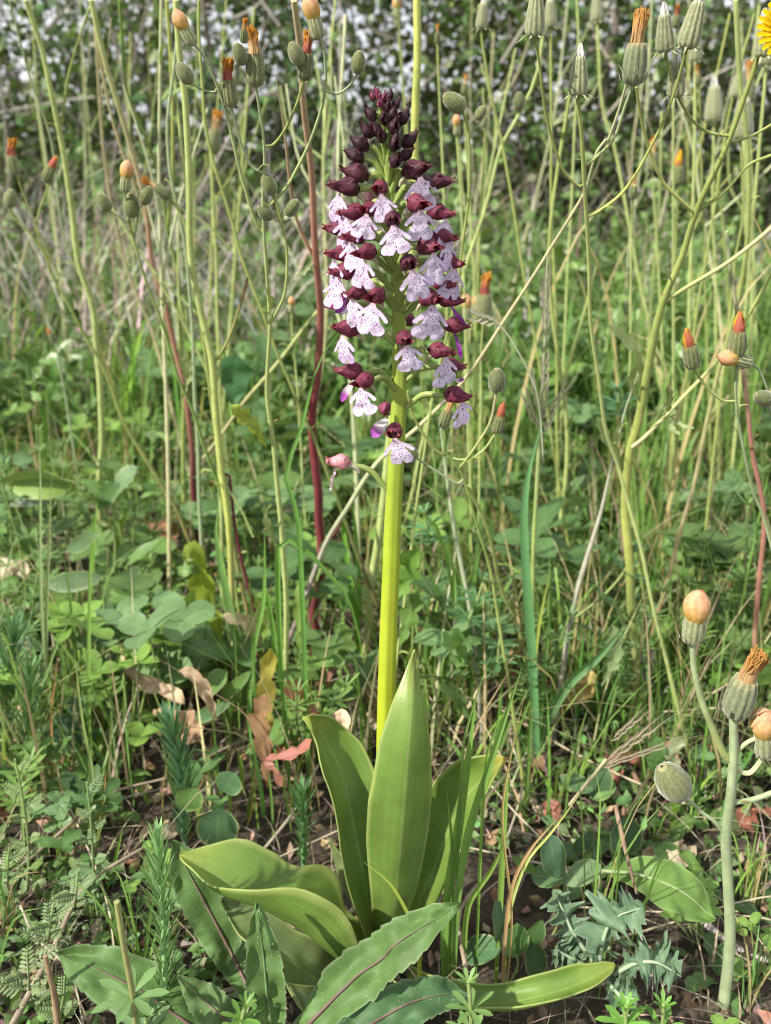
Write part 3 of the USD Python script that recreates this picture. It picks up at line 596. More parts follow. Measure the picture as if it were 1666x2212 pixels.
_hs = [0]
def weed(label, vb, vt, Yb, Yt, stems, heads=(), name='hawksbeard', cat='wildflower', group=None, far=False, leaves=(), mat=None, root=True):
    """A branching weed seen in the survey: its plane leans from depth Yb at height vb of the picture to Yt at vt.
    stems: ('x,y x,y ...', width(s) in survey units, colours); the first is the stem, the others branches. heads: (base x, y, tip x, y, kind)."""
    def Yf(vy): return Yb + (Yt - Yb) * (vb - vy) / (vb - vt)
    T = thing(name, label, cat, group); drawn = None
    for k, (pts, w, cn) in enumerate(stems):
        q = [tuple(map(float, p.split(','))) for p in pts.split()]
        P = np.array([at(x, y, Yf(y)) for x, y in q])
        if root and k == 0 and P[0][2] > float(ground_h(P[0][0], P[0][1])) + .002:      # rooted in the ground, carrying on the way it comes down
            d = unit(P[0] - P[1]); d = unit(d * (1, .3, 1) + (0, 0, -.35)); e = P[0].copy()
            while e[2] > float(ground_h(e[0], e[1])) - .004: e = e + d * .004
            P = np.vstack([e, P])
        if k and drawn is not None:                        # a branch springs from what is drawn already
            dd = np.linalg.norm(drawn - P[0], axis=1); j = int(dd.argmin())
            if dd[j] < px(34, P[0]): P = np.vstack([drawn[j], P[1:]]) if dd[j] < px(12, P[0]) else np.vstack([drawn[j], P])
        w = w if isinstance(w, tuple) else (w, w)
        s = np.linspace(0, 1, len(w)); r = [(float(a), px(b, P[min(int(a * (len(P) - 1) + .5), len(P) - 1)]) / 2) for a, b in zip(s, w)]
        nu = 5 * len(P)
        C3 = spline(P, nu); L = np.linalg.norm(np.diff(C3, axis=0), axis=1).sum()
        wob = np.stack([meshkit.noise(np.stack([np.linspace(0, 1 + L * 16, nu), np.full(nu, k * 5.1 + vb), np.full(nu, q[0][0] * .1)], 1), j) - .5 for j in (1, 2, 3)], 1)
        C3 = C3 + wob * r[0][1] * 1.3 * np.clip(np.minimum(np.linspace(0, 12, nu), np.linspace(12, 0, nu)), 0, 1)[:, None]
        drawn = C3 if drawn is None else np.vstack([drawn, C3])
        g = tube(C3, r, cstops(cn), n=9 if not far else 7, nu=nu, ribs=(5, .07), twist=1.0)
        put(T, 'stem' if k == 0 else 'branch', g, mat or STALK)
        rn = np.random.default_rng(int(q[0][0] * 3 + q[0][1]))
        for ii in ([2] if k else sorted(rn.integers(4, max(6, nu - 4), int(rn.integers(2, 5))))):   # a little scale leaf at each fork and node
            o = C3[ii]; l = px(rn.uniform(14, 34) * (.6 if far else 1), o); d = unit(np.array([rn.choice((-1, 1)) * rn.uniform(.5, 1), rn.uniform(-.6, .2), rn.uniform(.3, 1)]))
            gg = sheet([o, o + d * l * .5 + (0, 0, .12 * l), o + d * l + (0, 0, -.05 * l), o + d * l * 1.25 + (0, 0, -.22 * l)], [(0, .11 * l), (.3, .13 * l), (.6, .05 * l), (.7, .10 * l), (1, .01 * l)], (0, -.6, .8), [(0, tuple(np.array(C['olive']) * .9)), (1, C['brown'] if rn.random() < .35 else C['olive'])], nu=9, nv=3, cup=.5)
            put(T, 'leaf', gg, LEAF)
    for hx, hy, tx, ty, kind in heads:
        _hs[0] += 1
        head(T, kind, at(hx, hy, Yf(hy)), at(tx, ty, Yf(hy) - .004), _hs[0], far)
    for pts, w, kind in leaves:                            # small toothed stem leaves
        q = [tuple(map(float, p.split(','))) for p in pts.split()]
        P = np.array([at(x, y, Yf(q[0][1]) - .01 * i) for i, (x, y) in enumerate(q)])
        lobed_leaf(T, P, px(w, P[0]), (0, -.8, .6), {'p': (.24, .31, .14), 'g': (.12, .22, .05), 'y': (.34, .38, .06)}[kind], nl=4)
    return T

def lobed_leaf(T, P, hw, N, col, nl=5, name='leaf', mat=None, cup=.35, jag=.2, edge=None, seed=0, depth=.62, tipcol=None):
    """A toothed and lobed leaf, dandelion fashion."""
    nu = 10 * nl
    s = np.linspace(0, 1, nu); ph = (s * nl) % 1.0
    env = lerp([(0, .12), (.15, .35), (.45, .8), (.72, 1), (.9, .7), (1, .03)], s)
    w = hw * env * (1 - depth * (np.abs(ph - .72) / .72) ** .8 * (s < .88))
    w = np.maximum(w, hw * .09 * (1 - s))
    c = [(0, col), (.7, col), (1, tipcol or col)]
    g = sheet(P, lambda ss: np.interp(ss, s, w), N, c, nu=nu, nv=7, cup=cup, jag=jag * hw, seed=seed, wave=(hw * .12, 2.3, seed), edge=edge)
    put(T, name, g, mat or LEAF)

def leaflet(T, b, t, hw, N, col, name='leaflet', cup=.35, nu=11, nv=7, mat=None, blunt=.8, fold=0.0, bend=.06, seed=0, edge=(.30, .37, .17)):
    b, t = np.asarray(b), np.asarray(t)
    m = .5 * (b + t) + unit(np.asarray(N)) * np.linalg.norm(t - b) * bend
    W = [(0, .10 * hw), (.12, .55 * hw), (.3, .9 * hw), (.5, hw), (.7, .92 * hw * (.6 + .5 * blunt)), (.87, .62 * hw * (.4 + .75 * blunt)), (.96, .30 * hw * (.3 + .9 * blunt)), (1, .02 * hw)]
    put(T, name, sheet([b, m, t], W, N, col, nu=nu, nv=nv, cup=cup, fold=fold, jag=.10 * hw, seed=seed, wave=(.05 * hw, 1.5, seed), edge=edge if nv > 5 else None), mat or LEAF)

def trifoliate(label, foot, node, lobes, col=(.085, .165, .055), Y=None, group=None, name='clover', cat='clover', dY=0.0):
    """A clover leaf: a stalk from the ground at survey point foot up to node, with leaflets (tip x, y, half width, lean, [base x, y])."""
    f = gnd(*foot) if Y is None else on_ground(at(foot[0], foot[1], Y)[0], Y)
    Y0 = f[1]
    b = at(node[0], node[1], Y0 + dY)
    T = thing(name, label, cat, group)
    m = .55 * f + .45 * b + np.array([.006, 0, .004])
    put(T, 'petiole', tube([f - (0, 0, .003), m, b], px(4.4, b) / 2 * 1.2, [(0, (.30, .24, .12)), (.3, (.22, .30, .09)), (1, (.20, .30, .08))], n=7, nu=12), STALK)
    for i, l in enumerate(lobes):
        tx, ty, hw, lean = l[:4]
        bb = at(l[4], l[5], Y0 + dY) if len(l) > 4 else b
        Nn = {'u': (0, -.35, .94), 'f': (.1, -.9, .4), 'l': (.6, -.6, .5), 'r': (-.6, -.6, .5), 'b': (0, .5, .85)}[lean]
        dy = {'u': .6, 'f': .0, 'l': -.1, 'r': .1, 'b': -.4}[lean]
        t = at(tx, ty, bb[1] + dy * px(math.hypot(tx - node[0], ty - node[1]), b) * .5)
        k = 1 + .25 * (((i * 7 + int(tx)) % 5) / 4 - .5)
        leaflet(T, bb, t, px(hw, b), Nn, tuple(np.array(l[6] if len(l) > 6 else col) * k), seed=i + int(tx), blunt=.9 if hw > 24 else .65)
    return T

def blades(label, items, name='grass_tuft', cat='grass', group=None, foot=None, Y=None):
    """Single grass blades by survey points: ('x,y x,y ...' from the foot up, width, colour, [lean of depth per unit height])."""
    T = thing(name, label, cat, group)
    for k, it in enumerate(items):
        q = [tuple(map(float, p.split(','))) for p in it[0].split()]
        w, cn = it[1], it[2]; lean = it[3] if len(it) > 3 else .0
        Y0 = gnd(*q[0])[1] if Y is None else Y
        P = [at(x, y, Y0 + lean * (q[0][1] - y) / 400 * .1) for x, y in q]
        e = P[0].copy(); e[2] = float(ground_h(e[0], e[1])) - .003
        if e[2] < P[0][2]: P = [e] + P
        P = np.array(P); hw = px(w, P[len(P) // 2]) / 2
        nn = ((.25 if k % 2 else -.3), -.9, .3)
        put(T, 'blade', sheet(P, [(0, .55 * hw), (.15, .8 * hw), (.5, hw), (.8, .7 * hw), (1, .04 * hw)], nn, cstops(cn) if isinstance(cn, str) else cn, nu=22, nv=5, cup=.7, fold=.15), GRASS)
    return T
# ------------------------------------------------------------------ the weeds round the orchid, left to right
GL = 'hawksbeard stems left of the orchid'
GR = 'hawksbeard stems right of the orchid'
weed('tall pale green stem at the far left leaning towards the left edge', 835, 0, .62, .50, [('217,1150 217,835 200,675 172,555 153,430 130,300 95,130 55,0', (11, 14, 14, 11), 'lime'), ('130,300 150,150 200,0', 5, 'olive'), ('190,610 140,520 110,300 60,150 20,0', 5, 'glauc')])
weed('stout stem, beige above and pink brown below, second from the left', 1190, 0, .62, .46, [('430,1190 425,1110 415,980 400,855 377,755 360,670 332,555 320,480 300,370 270,260 230,130 197,0', (13, 11, 11, 13), 'wine>wine>pink>pink>beige>lime'), ('332,500 300,430 240,250 205,60', 6, 'beige')])
weed('thin beige leafless stem crossing the left meadow', 690, 100, .80, .66, [('330,720 300,645 267,555 240,420 215,230 205,60', (6, 7, 6), 'straw>beige'), ('215,230 232,120 240,40', 3, 'beige')])
weed('dark green stem curving between the two left bud clusters', 740, 0, .58, .46, [('395,900 390,740 388,610 367,520 345,385 300,260 275,200 263,60 258,0', (10, 9, 7), 'olive>green'), ('367,500 375,300 368,150 360,0', (9, 8, 8), 'olive>yell')])
weed('straight thick yellow green stem rooted left of the orchid', 1510, 0, None or gnd(505, 1510)[1], .20, [('506,1515 505,1490 503,1410 500,1260 492,1110 477,1005 465,880 455,770 432,665 412,555 410,400 402,230 388,120 380,0', (10, 13, 16, 16, 14), 'beige>yell>lime>lime'), ('465,790 490,740 512,680 535,600', 6, 'olive>brown'), ('477,1040 520,1100 548,1160', 5, 'lime'), ('492,1020 515,1180 550,1320', (6, 9), 'wine')])
weed('pale bluish curved stem beside the thick yellow green one', 1000, 170, .40, .34, [('430,1060 418,800 400,530 390,470 370,370 365,260 372,170 385,60', (8, 9, 7), 'glauc')])
weed('dark curved stem that joins the red stem left of the orchid', 925, 0, .30, .26, [('668,928 650,895 630,835 600,765 565,670 520,555 500,480 470,380 445,280 435,200 428,60 430,0', (10, 8, 8, 7), 'wine>dark>olive>olive')])
weed('red stem behind the orchid, pale pink above and deep red at its foot', 1410, 0, gnd(680, 1410)[1], .14, [('682,1415 685,1310 695,1185 688,1110 675,1005 668,905 680,805 688,680 685,555 680,500 665,400 655,250 650,150 635,0', (24, 20, 20, 16, 14), 'red>red>red>pink>beige'), ('695,1185 715,1160 738,1125', (10, 6), 'red'), ('685,560 640,470 610,250 596,160', (8, 7, 2), 'pink>beige')],
     leaves=[('682,560 660,585 640,600', 9, 'p'), ('672,880 655,850 660,800', 8, 'p')])
weed('slender stem carrying the tall bud cluster just left of the orchid', 1610, 60, gnd(622, 1610)[1], .07, [
    ('622,1615 620,1460 620,1285 612,1195 607,1110 597,980 580,855 578,755 580,695 572,555 565,430 568,315 560,240 553,185', (10, 12, 13, 11, 8, 6), 'beige>lime>lime>lime>glauc'),
    ('580,445 620,405 640,370 665,320 680,280 695,230 703,180 700,110 692,85', (7, 7, 6), 'lime>glauc'), ('570,322 590,310 620,270 645,215 657,172', 6, 'olive'), ('565,378 545,360 525,320 510,270 500,232', 6, 'glauc'),
    ('703,200 730,202 755,185 772,160', 5, 'glauc'), ('592,695 608,655 617,625 621,555 615,505 605,462 592,420', (7, 6, 5), 'lime>olive'), ('608,485 595,475 585,470', 4, 'beige'), ('607,470 615,462 622,455', 4, 'beige'),
    ('565,500 550,470 520,370 485,230 440,120 418,95', (7, 7, 5), 'lime>glauc'), ('475,203 450,198 412,180', 4, 'glauc')],
    [(553, 186, 548, 58, 'o'), (690, 84, 664, -14, 'p'), (657, 172, 668, 68, 'o'), (500, 230, 485, 126, 'o'), (772, 159, 777, 108, 'g'), (590, 420, 570, 374, 'g'), (588, 472, 556, 446, 'g'), (618, 463, 644, 432, 'g'), (418, 97, 376, 20, 'p'), (413, 180, 383, 134, 'g'), (526, 140, 510, 92, 'g'), (650, 140, 628, 90, 'g'), (527, 92, 528, 40, 'o')],
    leaves=[('580,700 588,660 575,620', 8, 'p'), ('575,965 545,920 500,880', 16, 'y'), ('607,1200 580,1140 570,1090', 10, 'p')])
weed('thin bright green stem with the small bud cluster at the left', 1000, 430, .30, .20, [('470,1040 455,1000 440,955 420,890 390,820 350,700 320,620 300,555 290,520 276,470', (9, 8, 6), 'pink>green>lime'), ('278,482 260,470 236,456', 3.5, 'glauc'), ('292,520 300,455 310,435', 3.5, 'glauc'), ('283,490 270,420 270,412', 4, 'glauc')],
     [(284, 470, 283, 416, 'g'), (236, 456, 212, 418, 'g'), (306, 440, 325, 402, 'g'), (270, 414, 276, 345, 'p')], leaves=[('395,860 405,810 392,745', 17, 'p'), ('345,690 355,670 350,640', 6, 'p')])
weed('leaning olive stem with side buds at the left edge', 1110, 330, .50, .40, [('385,1110 340,1030 270,915 225,800 180,720 140,640 110,590 100,555 60,500 30,470 20,445', (9, 8, 6), 'brown>olive>olive'), ('130,600 80,500 105,400 115,390', 4, 'olive'), ('110,570 60,440 35,375', 4, 'olive')],
     [(20, 448, 26, 408, 'g'), (97, 392, 124, 334, 'r'), (32, 378, 16, 300, 'o')])
weed('withered orange head on a short stalk behind the left bud cluster', 620, 380, .36, .34, [('415,560 400,480 365,420', 6, 'olive'), ('372,440 440,480 500,540', 4, 'olive')], [(368, 425, 308, 385, 'o')])
weed('orange headed stem in the middle of the left thicket', 620, 240, .60, .56, [('470,640 462,470 455,320', 7, 'olive>lime')], [(458, 330, 470, 236, 'o')], far=True)
weed('stem with a small orange head low at the left', 900, 640, .75, .72, [('150,900 130,800 118,735', 5, 'glauc')], [(118, 738, 100, 706, 'r')], far=True)
weed('pale olive stem slanting from the red stem down to the left', 990, 600, .5, .4, [('440,990 520,880 600,785 675,685 712,640', (7, 8, 8), 'beige>lime')], root=False)
# stems behind, right of the orchid
weed('broad flat yellow green stem rising straight behind the orchid spike', 1100, 0, .32, .26, [('790,1400 805,1250 822,1100 832,1000 855,850 880,640 897,340 900,100 901,-10', (15, 17, 18, 17), 'lime>lime>yell')])
weed('curved olive stem right of the orchid ending in a nodding striped bud', 900, 200, .22, .16, [('930,900 958,760 985,640 1000,520 1012,430 1013,330 1008,260 996,230', (7, 7, 6), 'lime>olive'), ('1012,300 1040,260', 3, 'olive')], [(1003, 236, 958, 204, 'g'), (1030, 258, 1048, 228, 'g')])
weed('pale diagonal stem crossing behind the spike from lower left to upper right', 1180, 0, .28, .10, [('700,1178 752,1086 823,994 913,915 998,825 1103,670 1178,555 1278,390 1330,260 1362,130 1372,60', (10, 11, 11, 9, 7, 5), 'wine>purp>pale>straw>straw>pale'), ('1275,400 1288,330 1310,300', 6, 'pale')])
weed('bud bearing stem with white tipped seed heads right of the orchid', 1030, 0, .17, .06, [
    ('1342,1026 1308,930 1293,805 1275,680 1270,555 1268,450 1265,375 1258,300 1248,208', (11, 9, 10, 9, 9), 'olive>lime>lime>olive'), ('1258,405 1220,370 1180,250 1162,130 1155,78', (7, 6), 'olive'), ('1272,468 1300,452 1350,410 1410,310 1455,210 1484,105', (7, 6), 'yell>olive'), ('1266,356 1290,338 1325,300 1350,230 1368,182', (7, 6), 'lime>glauc')],
    [(1248, 206, 1254, 96, 'w'), (1155, 78, 1160, -40, 'w'), (1484, 104, 1518, -26, 'w'), (1368, 182, 1384, 20, 'b')])
weed('thick olive stem with curly clasping leaves at the right', 1535, 0, gnd(1363, 1535)[1], .10, [
    ('1363,1540 1368,1435 1368,1360 1358,1260 1353,1110 1355,1035 1363,970 1383,905 1408,780 1438,655 1478,555 1500,480 1530,400 1575,300 1610,200 1640,120', (20, 19, 21, 22, 18, 13, 10), 'beige>olive>yell>olive>olive>olive'),
    ('1503,470 1470,430 1433,390 1398,300 1375,188', (8, 6), 'yell>olive'), ('1573,302 1530,285 1490,250 1450,170 1438,112', (7, 6), 'olive'), ('1510,455 1570,410 1620,355 1666,335', 7, 'olive'), ('1440,650 1500,610 1573,565 1640,515 1690,470', (9, 10), 'olive>straw'), ('1575,305 1600,302 1640,285 1690,255', 6, 'olive')],
    [(1438, 112, 1434, 6, 'w'), (1648, 122, 1652, 20, 'w'), (1460, 210, 1464, 110, 'w')],
    leaves=[('1345,1020 1320,970 1290,900', 16, 'p'), ('1350,1030 1330,950 1342,905', 8, 'p'), ('1388,860 1375,760 1315,700', 20, 'p'), ('1393,880 1365,830 1370,790', 12, 'p'), ('1440,650 1450,610 1430,570', 8, 'p'), ('1365,1370 1340,1330 1352,1290', 10, 'p'), ('1360,1345 1400,1300 1395,1270', 12, 'p')])
weed('long pale side stem with lobed leaflets rising to the right edge', 970, 500, .20, .15, [('1366,966 1393,945 1483,850 1548,780 1613,685 1690,545', (9, 8, 8), 'straw>lime>olive')], root=False, leaves=[('1400,930 1420,890 1440,870', 9, 'p'), ('1425,905 1445,880 1450,840', 9, 'p'), ('1460,880 1450,920 1470,940', 8, 'p'), ('1440,890 1475,920 1500,925', 7, 'p')])
weed('amber stem slanting down behind the thick right stem', 1270, 0, .32, .22, [('1430,1290 1483,1110 1518,955 1553,805 1608,605 1620,400 1600,200 1590,0', (10, 10, 10, 11), 'brown>beige>olive>lime')])
weed('thin stem with an olive stalk below the spike carrying orange tipped heads', 1260, 700, .14, .10, [
    ('1060,1250 1030,1120 1000,1030 968,985 958,975 962,935 958,920', (9, 8, 6), 'olive>olive>green'), ('958,985 930,960 890,890 880,845', 6, 'olive'), ('960,985 1000,992 1040,975 1072,935', 5, 'lime'), ('992,1015 1030,960 1060,910 1074,845', 6, 'olive>beige'), ('990,1045 950,1022 898,988', 5, 'glauc')],
    [(956, 922, 978, 858, 'o'), (1072, 935, 1088, 868, 'r'), (1074, 846, 1074, 795, 'g'), (899, 990, 868, 962, 'g')])
weed('stem at the right with red and orange closed heads', 1060, 650, .06, .03, [
    ('1650,1120 1625,1060 1605,960 1590,870 1592,790', (8, 7, 6), 'olive>glauc'), ('1590,868 1565,866 1535,845 1510,815 1499,795', (5, 6), 'lime>olive'), ('1666,860 1640,800 1622,782', 5, 'glauc')],
    [(1498, 794, 1482, 708, 'r'), (1592, 770, 1600, 670, 'r'), (1622, 784, 1552, 768, 'p')])
weed('pinkish brown bare stem near the right edge', 1270, 560, .22, .18, [('1638,1300 1648,1110 1623,955 1598,795 1585,640 1570,500', (13, 11, 8), 'beige>pink>pink>glauc')])
weed('foreground bristly stem at the lower right with peach and orange heads', 2212, 1340, -.03, -.045, [
    ('1550,2240 1570,2110 1580,2000 1575,1900 1570,1800 1576,1700 1580,1640 1584,1545', (26, 26, 24, 22, 17), 'glauc'), ('1577,1642 1545,1590 1515,1520 1500,1450 1496,1386', (16, 14, 12), 'olive>glauc'), ('1588,1652 1600,1670 1618,1672 1640,1648 1652,1625', (13, 11), 'pale'), ('1573,1803 1545,1775 1520,1757 1475,1716', (9, 8, 10), 'glauc'), ('1585,1732 1630,1727 1690,1705', (12, 11), 'glauc'), ('1592,1625 1620,1600 1650,1590', 10, 'pale')],
    [(1496, 1386, 1510, 1276, 'p'), (1586, 1545, 1634, 1402, 'b'), (1656, 1630, 1648, 1532, 'p'), (1474, 1718, 1430, 1656, 'g')], name='bristly_weed')
weed('tight striped bud and pale head on an arching stalk at the right edge', 1000, 780, .05, .03, [('1690,990 1668,900 1660,870', 6, 'glauc')], [(1668, 868, 1632, 852, 'g')])
# more seed heads and buds that fill the upper right, farther back
FARW = [
    ('1060,330', '1085,310 1060,200 1040,80 1035,10', [(1040, 62, 1046, -10, 'w')], 6), ('1005,560', '1000,600 1048,450 1083,315 1120,250 1160,160 1175,60', [(1120, 240, 1122, 198, 'g')], 7),
    ('1560,440', '1545,560 1540,440 1542,260', [(1542, 262, 1544, 164, 'w')], 6), ('1600,420', '1590,560 1605,460 1600,300', [(1604, 300, 1608, 188, 'w')], 6),
    ('1640,500', '1620,560 1640,330 1655,140', [(1655, 142, 1660, 30, 'w')], 7), ('1420,420', '1410,620 1428,420 1430,240', [], 6),
    ('1190,420', '1200,660 1192,420 1190,60', [(1190, 60, 1188, -16, 'w')], 6), ('1500,300', '1490,620 1500,300 1503,100', [(1503, 132, 1505, 60, 'w')], 7),
    ('1280,200', '1330,330 1300,220 1290,50', [(1290, 46, 1288, -26, 'w')], 7), ('1575,200', '1560,330 1590,180 1630,30', [(1592, 210, 1606, 130, 'w')], 6),
    ('1250,100', '1240,300 1250,120 1246,-10', [], 5), ('1370,420', '1365,470 1368,440 1372,400', [(1366, 430, 1372, 378, 'o')], 5), ('1465,420', '1460,560 1464,440 1466,360', [(1464, 400, 1468, 322, 'r')], 6),
    ('1410,340', '1420,520 1412,400 1405,330', [(1408, 372, 1412, 296, 'o')], 5), ('985,300', '1000,560 990,330 987,290', [(987, 292, 986, 246, 'p')], 5), ('1045,300', '1040,420 1046,320 1050,270', [(1046, 275, 1048, 232, 'o')], 5),
    ('1003,220', '1010,330 1004,230 1002,190', [(1003, 205, 1006, 160, 'o')], 5), ('945,90', '950,200 947,120 945,90', [(946, 92, 944, 52, 'o')], 5), ('1510,180', '1515,330 1512,220 1510,180', [(1511, 182, 1506, 140, 'o')], 5),
    ('1618,240', '1625,420 1620,300 1618,225', [(1618, 222, 1616, 130, 'o')], 6), ('1460,70', '1455,160 1458,100 1462,55', [(1458, 60, 1466, 8, 'o')], 5), ('1550,380', '1560,480 1552,400 1550,350', [(1550, 352, 1560, 330, 'o')], 5),
    ('1045,680', '1040,800 1044,700 1047,660', [(1046, 690, 1047, 590, 'o')], 5), ('1010,680', '1012,790 1010,700', [(1010, 690, 1006, 634, 'p')], 5), ('1026,690', '1030,790 1027,710', [(1028, 672, 1028, 640, 'p')], 4), ('630,720', '640,800 632,720 630,672', [(630, 674, 630, 640, 'p')], 4),
    ('110,760', '860,10 858,-10', [(858, 40, 856, -8, 'p')], 4), ('865,100', '870,180 860,60 862,20', [(860, 62, 856, 8, 'b')], 4),
]
for k, (_, pts, hd, w) in enumerate(FARW):
    ys = [float(p.split(',')[1]) for p in pts.split()]
    Y = .40 + .5 * ((k * 37) % 11) / 11
    xm = float(pts.split()[-1].split(',')[0]); where = 'left of the spike' if xm < 800 else 'at the spike' if xm < 960 else 'just right of the spike' if xm < 1130 else 'in the right thicket' if xm < 1400 else 'towards the right edge' if xm < 1530 else 'by the right edge'
    kinds = {'w': 'white tipped grey seed head', 'o': 'withered orange head', 'r': 'red tipped closed head', 'p': 'small pale orange closed head', 'g': 'green striped bud', 'b': 'brown withered head', '': 'bare pale stalk'}
    kk = hd[0][4] if hd else ''
    weed(f'{kinds[kk]} on a thin stalk ' + where, max(ys), min(ys) - 1, Y, Y - .02, [(pts, w, 'lime' if k % 3 else 'olive')], hd, group=f'{kinds[kk]}s behind ' + where, far=True)
# bare stems and culms of the thicket, one by one
def culm(label, pts, w, cn, Y0, Y1, group='bare stems in the thicket'):
    ys = [float(p.split(',')[1]) for p in pts.split()]
    return weed(label, max(ys), min(ys), Y0, Y1, [(pts, w, cn)], (), name='bare_stem', cat='stem', group=group, far=True)
rs = np.random.default_rng(21)
for k in range(30):
    left = k % 2
    x0 = rs.uniform(0, 800) if left else rs.uniform(930, 1666)
    if k % 4 == 0: x0 = rs.uniform(1050, 1666)
    Y0 = rs.uniform(.45, 1.9)
    foot = at(x0, 700, Y0); foot[2] = float(ground_h(foot[0], foot[1])) - .01
    top = at(x0 + rs.normal(-20 if left else 35, 85), rs.uniform(-60, 160), Y0 + rs.uniform(-.08, .05))
    m1 = foot * .66 + top * .34 + rs.normal(0, .012, 3); m2 = foot * .3 + top * .7 + rs.normal(0, .012, 3)
    ic = int(rs.integers(9)); cn = ['lime', 'lime>olive', 'beige>lime', 'olive', 'straw>pale', 'grey>straw', 'yell', 'pink>beige', 'pale'][ic]
    lab = ['pale green', 'green and olive', 'beige footed green', 'olive', 'straw coloured', 'grey footed', 'yellow green', 'pinkish', 'whitish green'][ic] + ' forked bare stem, ' + ('nearer' if Y0 < .95 else 'farther') + ' in the thicket ' + ('at the far left' if x0 < 330 else 'left of the spike' if x0 < 833 else 'right of the spike' if x0 < 1250 else 'at the far right')
    T = thing('bare_stem', lab, 'stem', lab.replace(' stem,', ' stems,'))
    rr = rs.uniform(.0013, .0031)
    for j in range(5):
        q = spline([foot, m1, m2, top], 21)[int(rs.integers(4, 20))]; e = q + rs.normal(0, .012, 3) + (0, 0, .012)
        put(T, 'leaf', sheet([q, .5 * (q + e) + (0, 0, .003), e], [(0, .001), (.5, .0028), (1, .0002)], (0, -.6, .8), (.17, .26, .08), nu=6, nv=3, cup=.5), LEAF)
    put(T, 'stem', tube([foot, m1, m2, top], [(0, rr * 1.1), (1, rr * .6)], cstops(cn), n=6, nu=24), STALK)
    for j in range(int(rs.integers(1, 4))):
        s = rs.uniform(.5, .9); q = spline([foot, m1, m2, top], 11)[int(s * 10)]
        e = q + np.array([rs.normal(0, .05), rs.normal(0, .03), rs.uniform(.08, .16)])
        put(T, 'branch', tube([q, .5 * (q + e) + (rs.normal(0, .008), 0, -.01), e], [(0, rr * .7), (1, rr * .4)], cstops(cn.split('>')[-1]), n=5, nu=8), STALK)
# the yellow flower at the upper right corner
T = thing('yellow_flower', 'bright yellow many petalled flower cut off by the top right corner', 'flower')
c0 = at(1690, 60, .05)
put(T, 'stalk', tube([on_ground(c0[0] + .16, .07), c0 + (.06, .01, -.15), c0 + (0, .004, 0)], .0016, C['glauc'], n=7, nu=16), STALK)
for ring in range(3):
    for k in range(24):
        th = 2 * math.pi * (k + ring / 3) / 24; e = np.array([math.cos(th), -.25 - .1 * ring, math.sin(th)]); L = .0135 - .003 * ring
        put(T, 'petal', sheet([c0, c0 + e * L * .5 + (0, -.002, 0), c0 + e * L + (0, -.001 - .001 * ring, 0)], [(0, .0006), (.6, .0016), (.95, .0013), (1, .0008)], (0, -1, .1), [(0, (.75, .42, .01)), (1, (.80, .60, .01))], nu=6, nv=4, cup=.4), PETAL)
put(T, 'bracts', lathe([(0, .002), (.004, .0045), (.009, .0045)], 14, C['glauc'], c0 + (0, .009, 0), (0, -1, 0), ribs=(9, .1)), BUD)
# ------------------------------------------------------------------ bristly rosette in front
ROS = thing('bristly_rosette', 'dark green bristly toothed leaves lying in front of the orchid, with purple midribs', 'rosette weed')
def bristly(cv, wv, N, seed, mid=(.15, .095, .085), col=(.078, .150, .042), label=None, cup=.35):
    P = np.array([at(*c) for c in cv]); k = px(1, P[len(P) // 2])
    n = 80; s = np.linspace(0, 1, n)
    w = lerp([(a, b * k * .92) for a, b in wv], s)
    r = np.random.default_rng(seed); u = (s * 11 + .6 * np.sin(s * 9 + seed)) % 1
    w = w * (1 - .10 * u ** 1.5 * (s < .96)) + 0
    g = sheet(P, lambda x: np.interp(x, s, w), N, [(0, tuple(np.array(col) * 1.2)), (.5, col), (1, tuple(np.array(col) * 1.1))], nu=n, nv=17, cup=cup, wave=(.0016, 3.2, seed), jag=.008, seed=seed, edge=(.15, .22, .11))
    p = put(ROS, 'leaf', g, HAIRY, label=label)
    nn = unit(np.asarray(N, float)) * .0005
    mv = g.arr()[0].reshape(n, -1, 3); mv = mv[:, mv.shape[1] // 2]
    put(p, 'midrib', tube(mv[::5] + nn, [(0, 4.6 * k), (.5, 2.6 * k), (1, .5 * k)], [(0, mid), (.7, mid), (1, col)], n=6, nu=60), STALK)
    v, f, t, c = g.arr(); h = G()
    for q in r.choice(len(v), 60, replace=False):
        d = unit(np.asarray(N) + r.normal(0, .35, 3)); tube([v[q], v[q] + d * r.uniform(.0008, .0020)], [(0, .00011), (1, .00004)], (.60, .64, .52), n=3, nu=2, caps=False, g=h)
    put(p, 'bristles', h, DRY)
bristly([(640, 2250, -.085), (720, 2160, -.080), (800, 2090, -.075), (890, 2020, -.072), (996, 1952, -.066)], [(0, 24), (.2, 52), (.45, 66), (.7, 58), (.88, 36), (1, 2)], (-.35, -.55, .75), 1, label='largest toothed leaf crossing the orchid base')
bristly([(548, 2160, -.055), (500, 2060, -.035), (450, 1965, -.022), (405, 1880, -.012), (374, 1815, -.004)], [(0, 18), (.2, 40), (.45, 56), (.7, 54), (.88, 38), (1, 3)], (.25, -.7, .65), 2)
bristly([(592, 2260, -.085), (580, 2170, -.082), (570, 2080, -.080), (562, 2010, -.076), (555, 1950, -.070)], [(0, 20), (.25, 42), (.5, 50), (.75, 40), (.92, 18), (1, 2)], (.12, -.95, .3), 3, mid=(.12, .2, .08))
bristly([(480, 2270, -.075), (390, 2200, -.070), (300, 2140, -.066), (210, 2095, -.060), (126, 2064, -.052)], [(0, 30), (.25, 62), (.5, 72), (.75, 62), (.92, 34), (1, 3)], (.1, -.5, .85), 4)
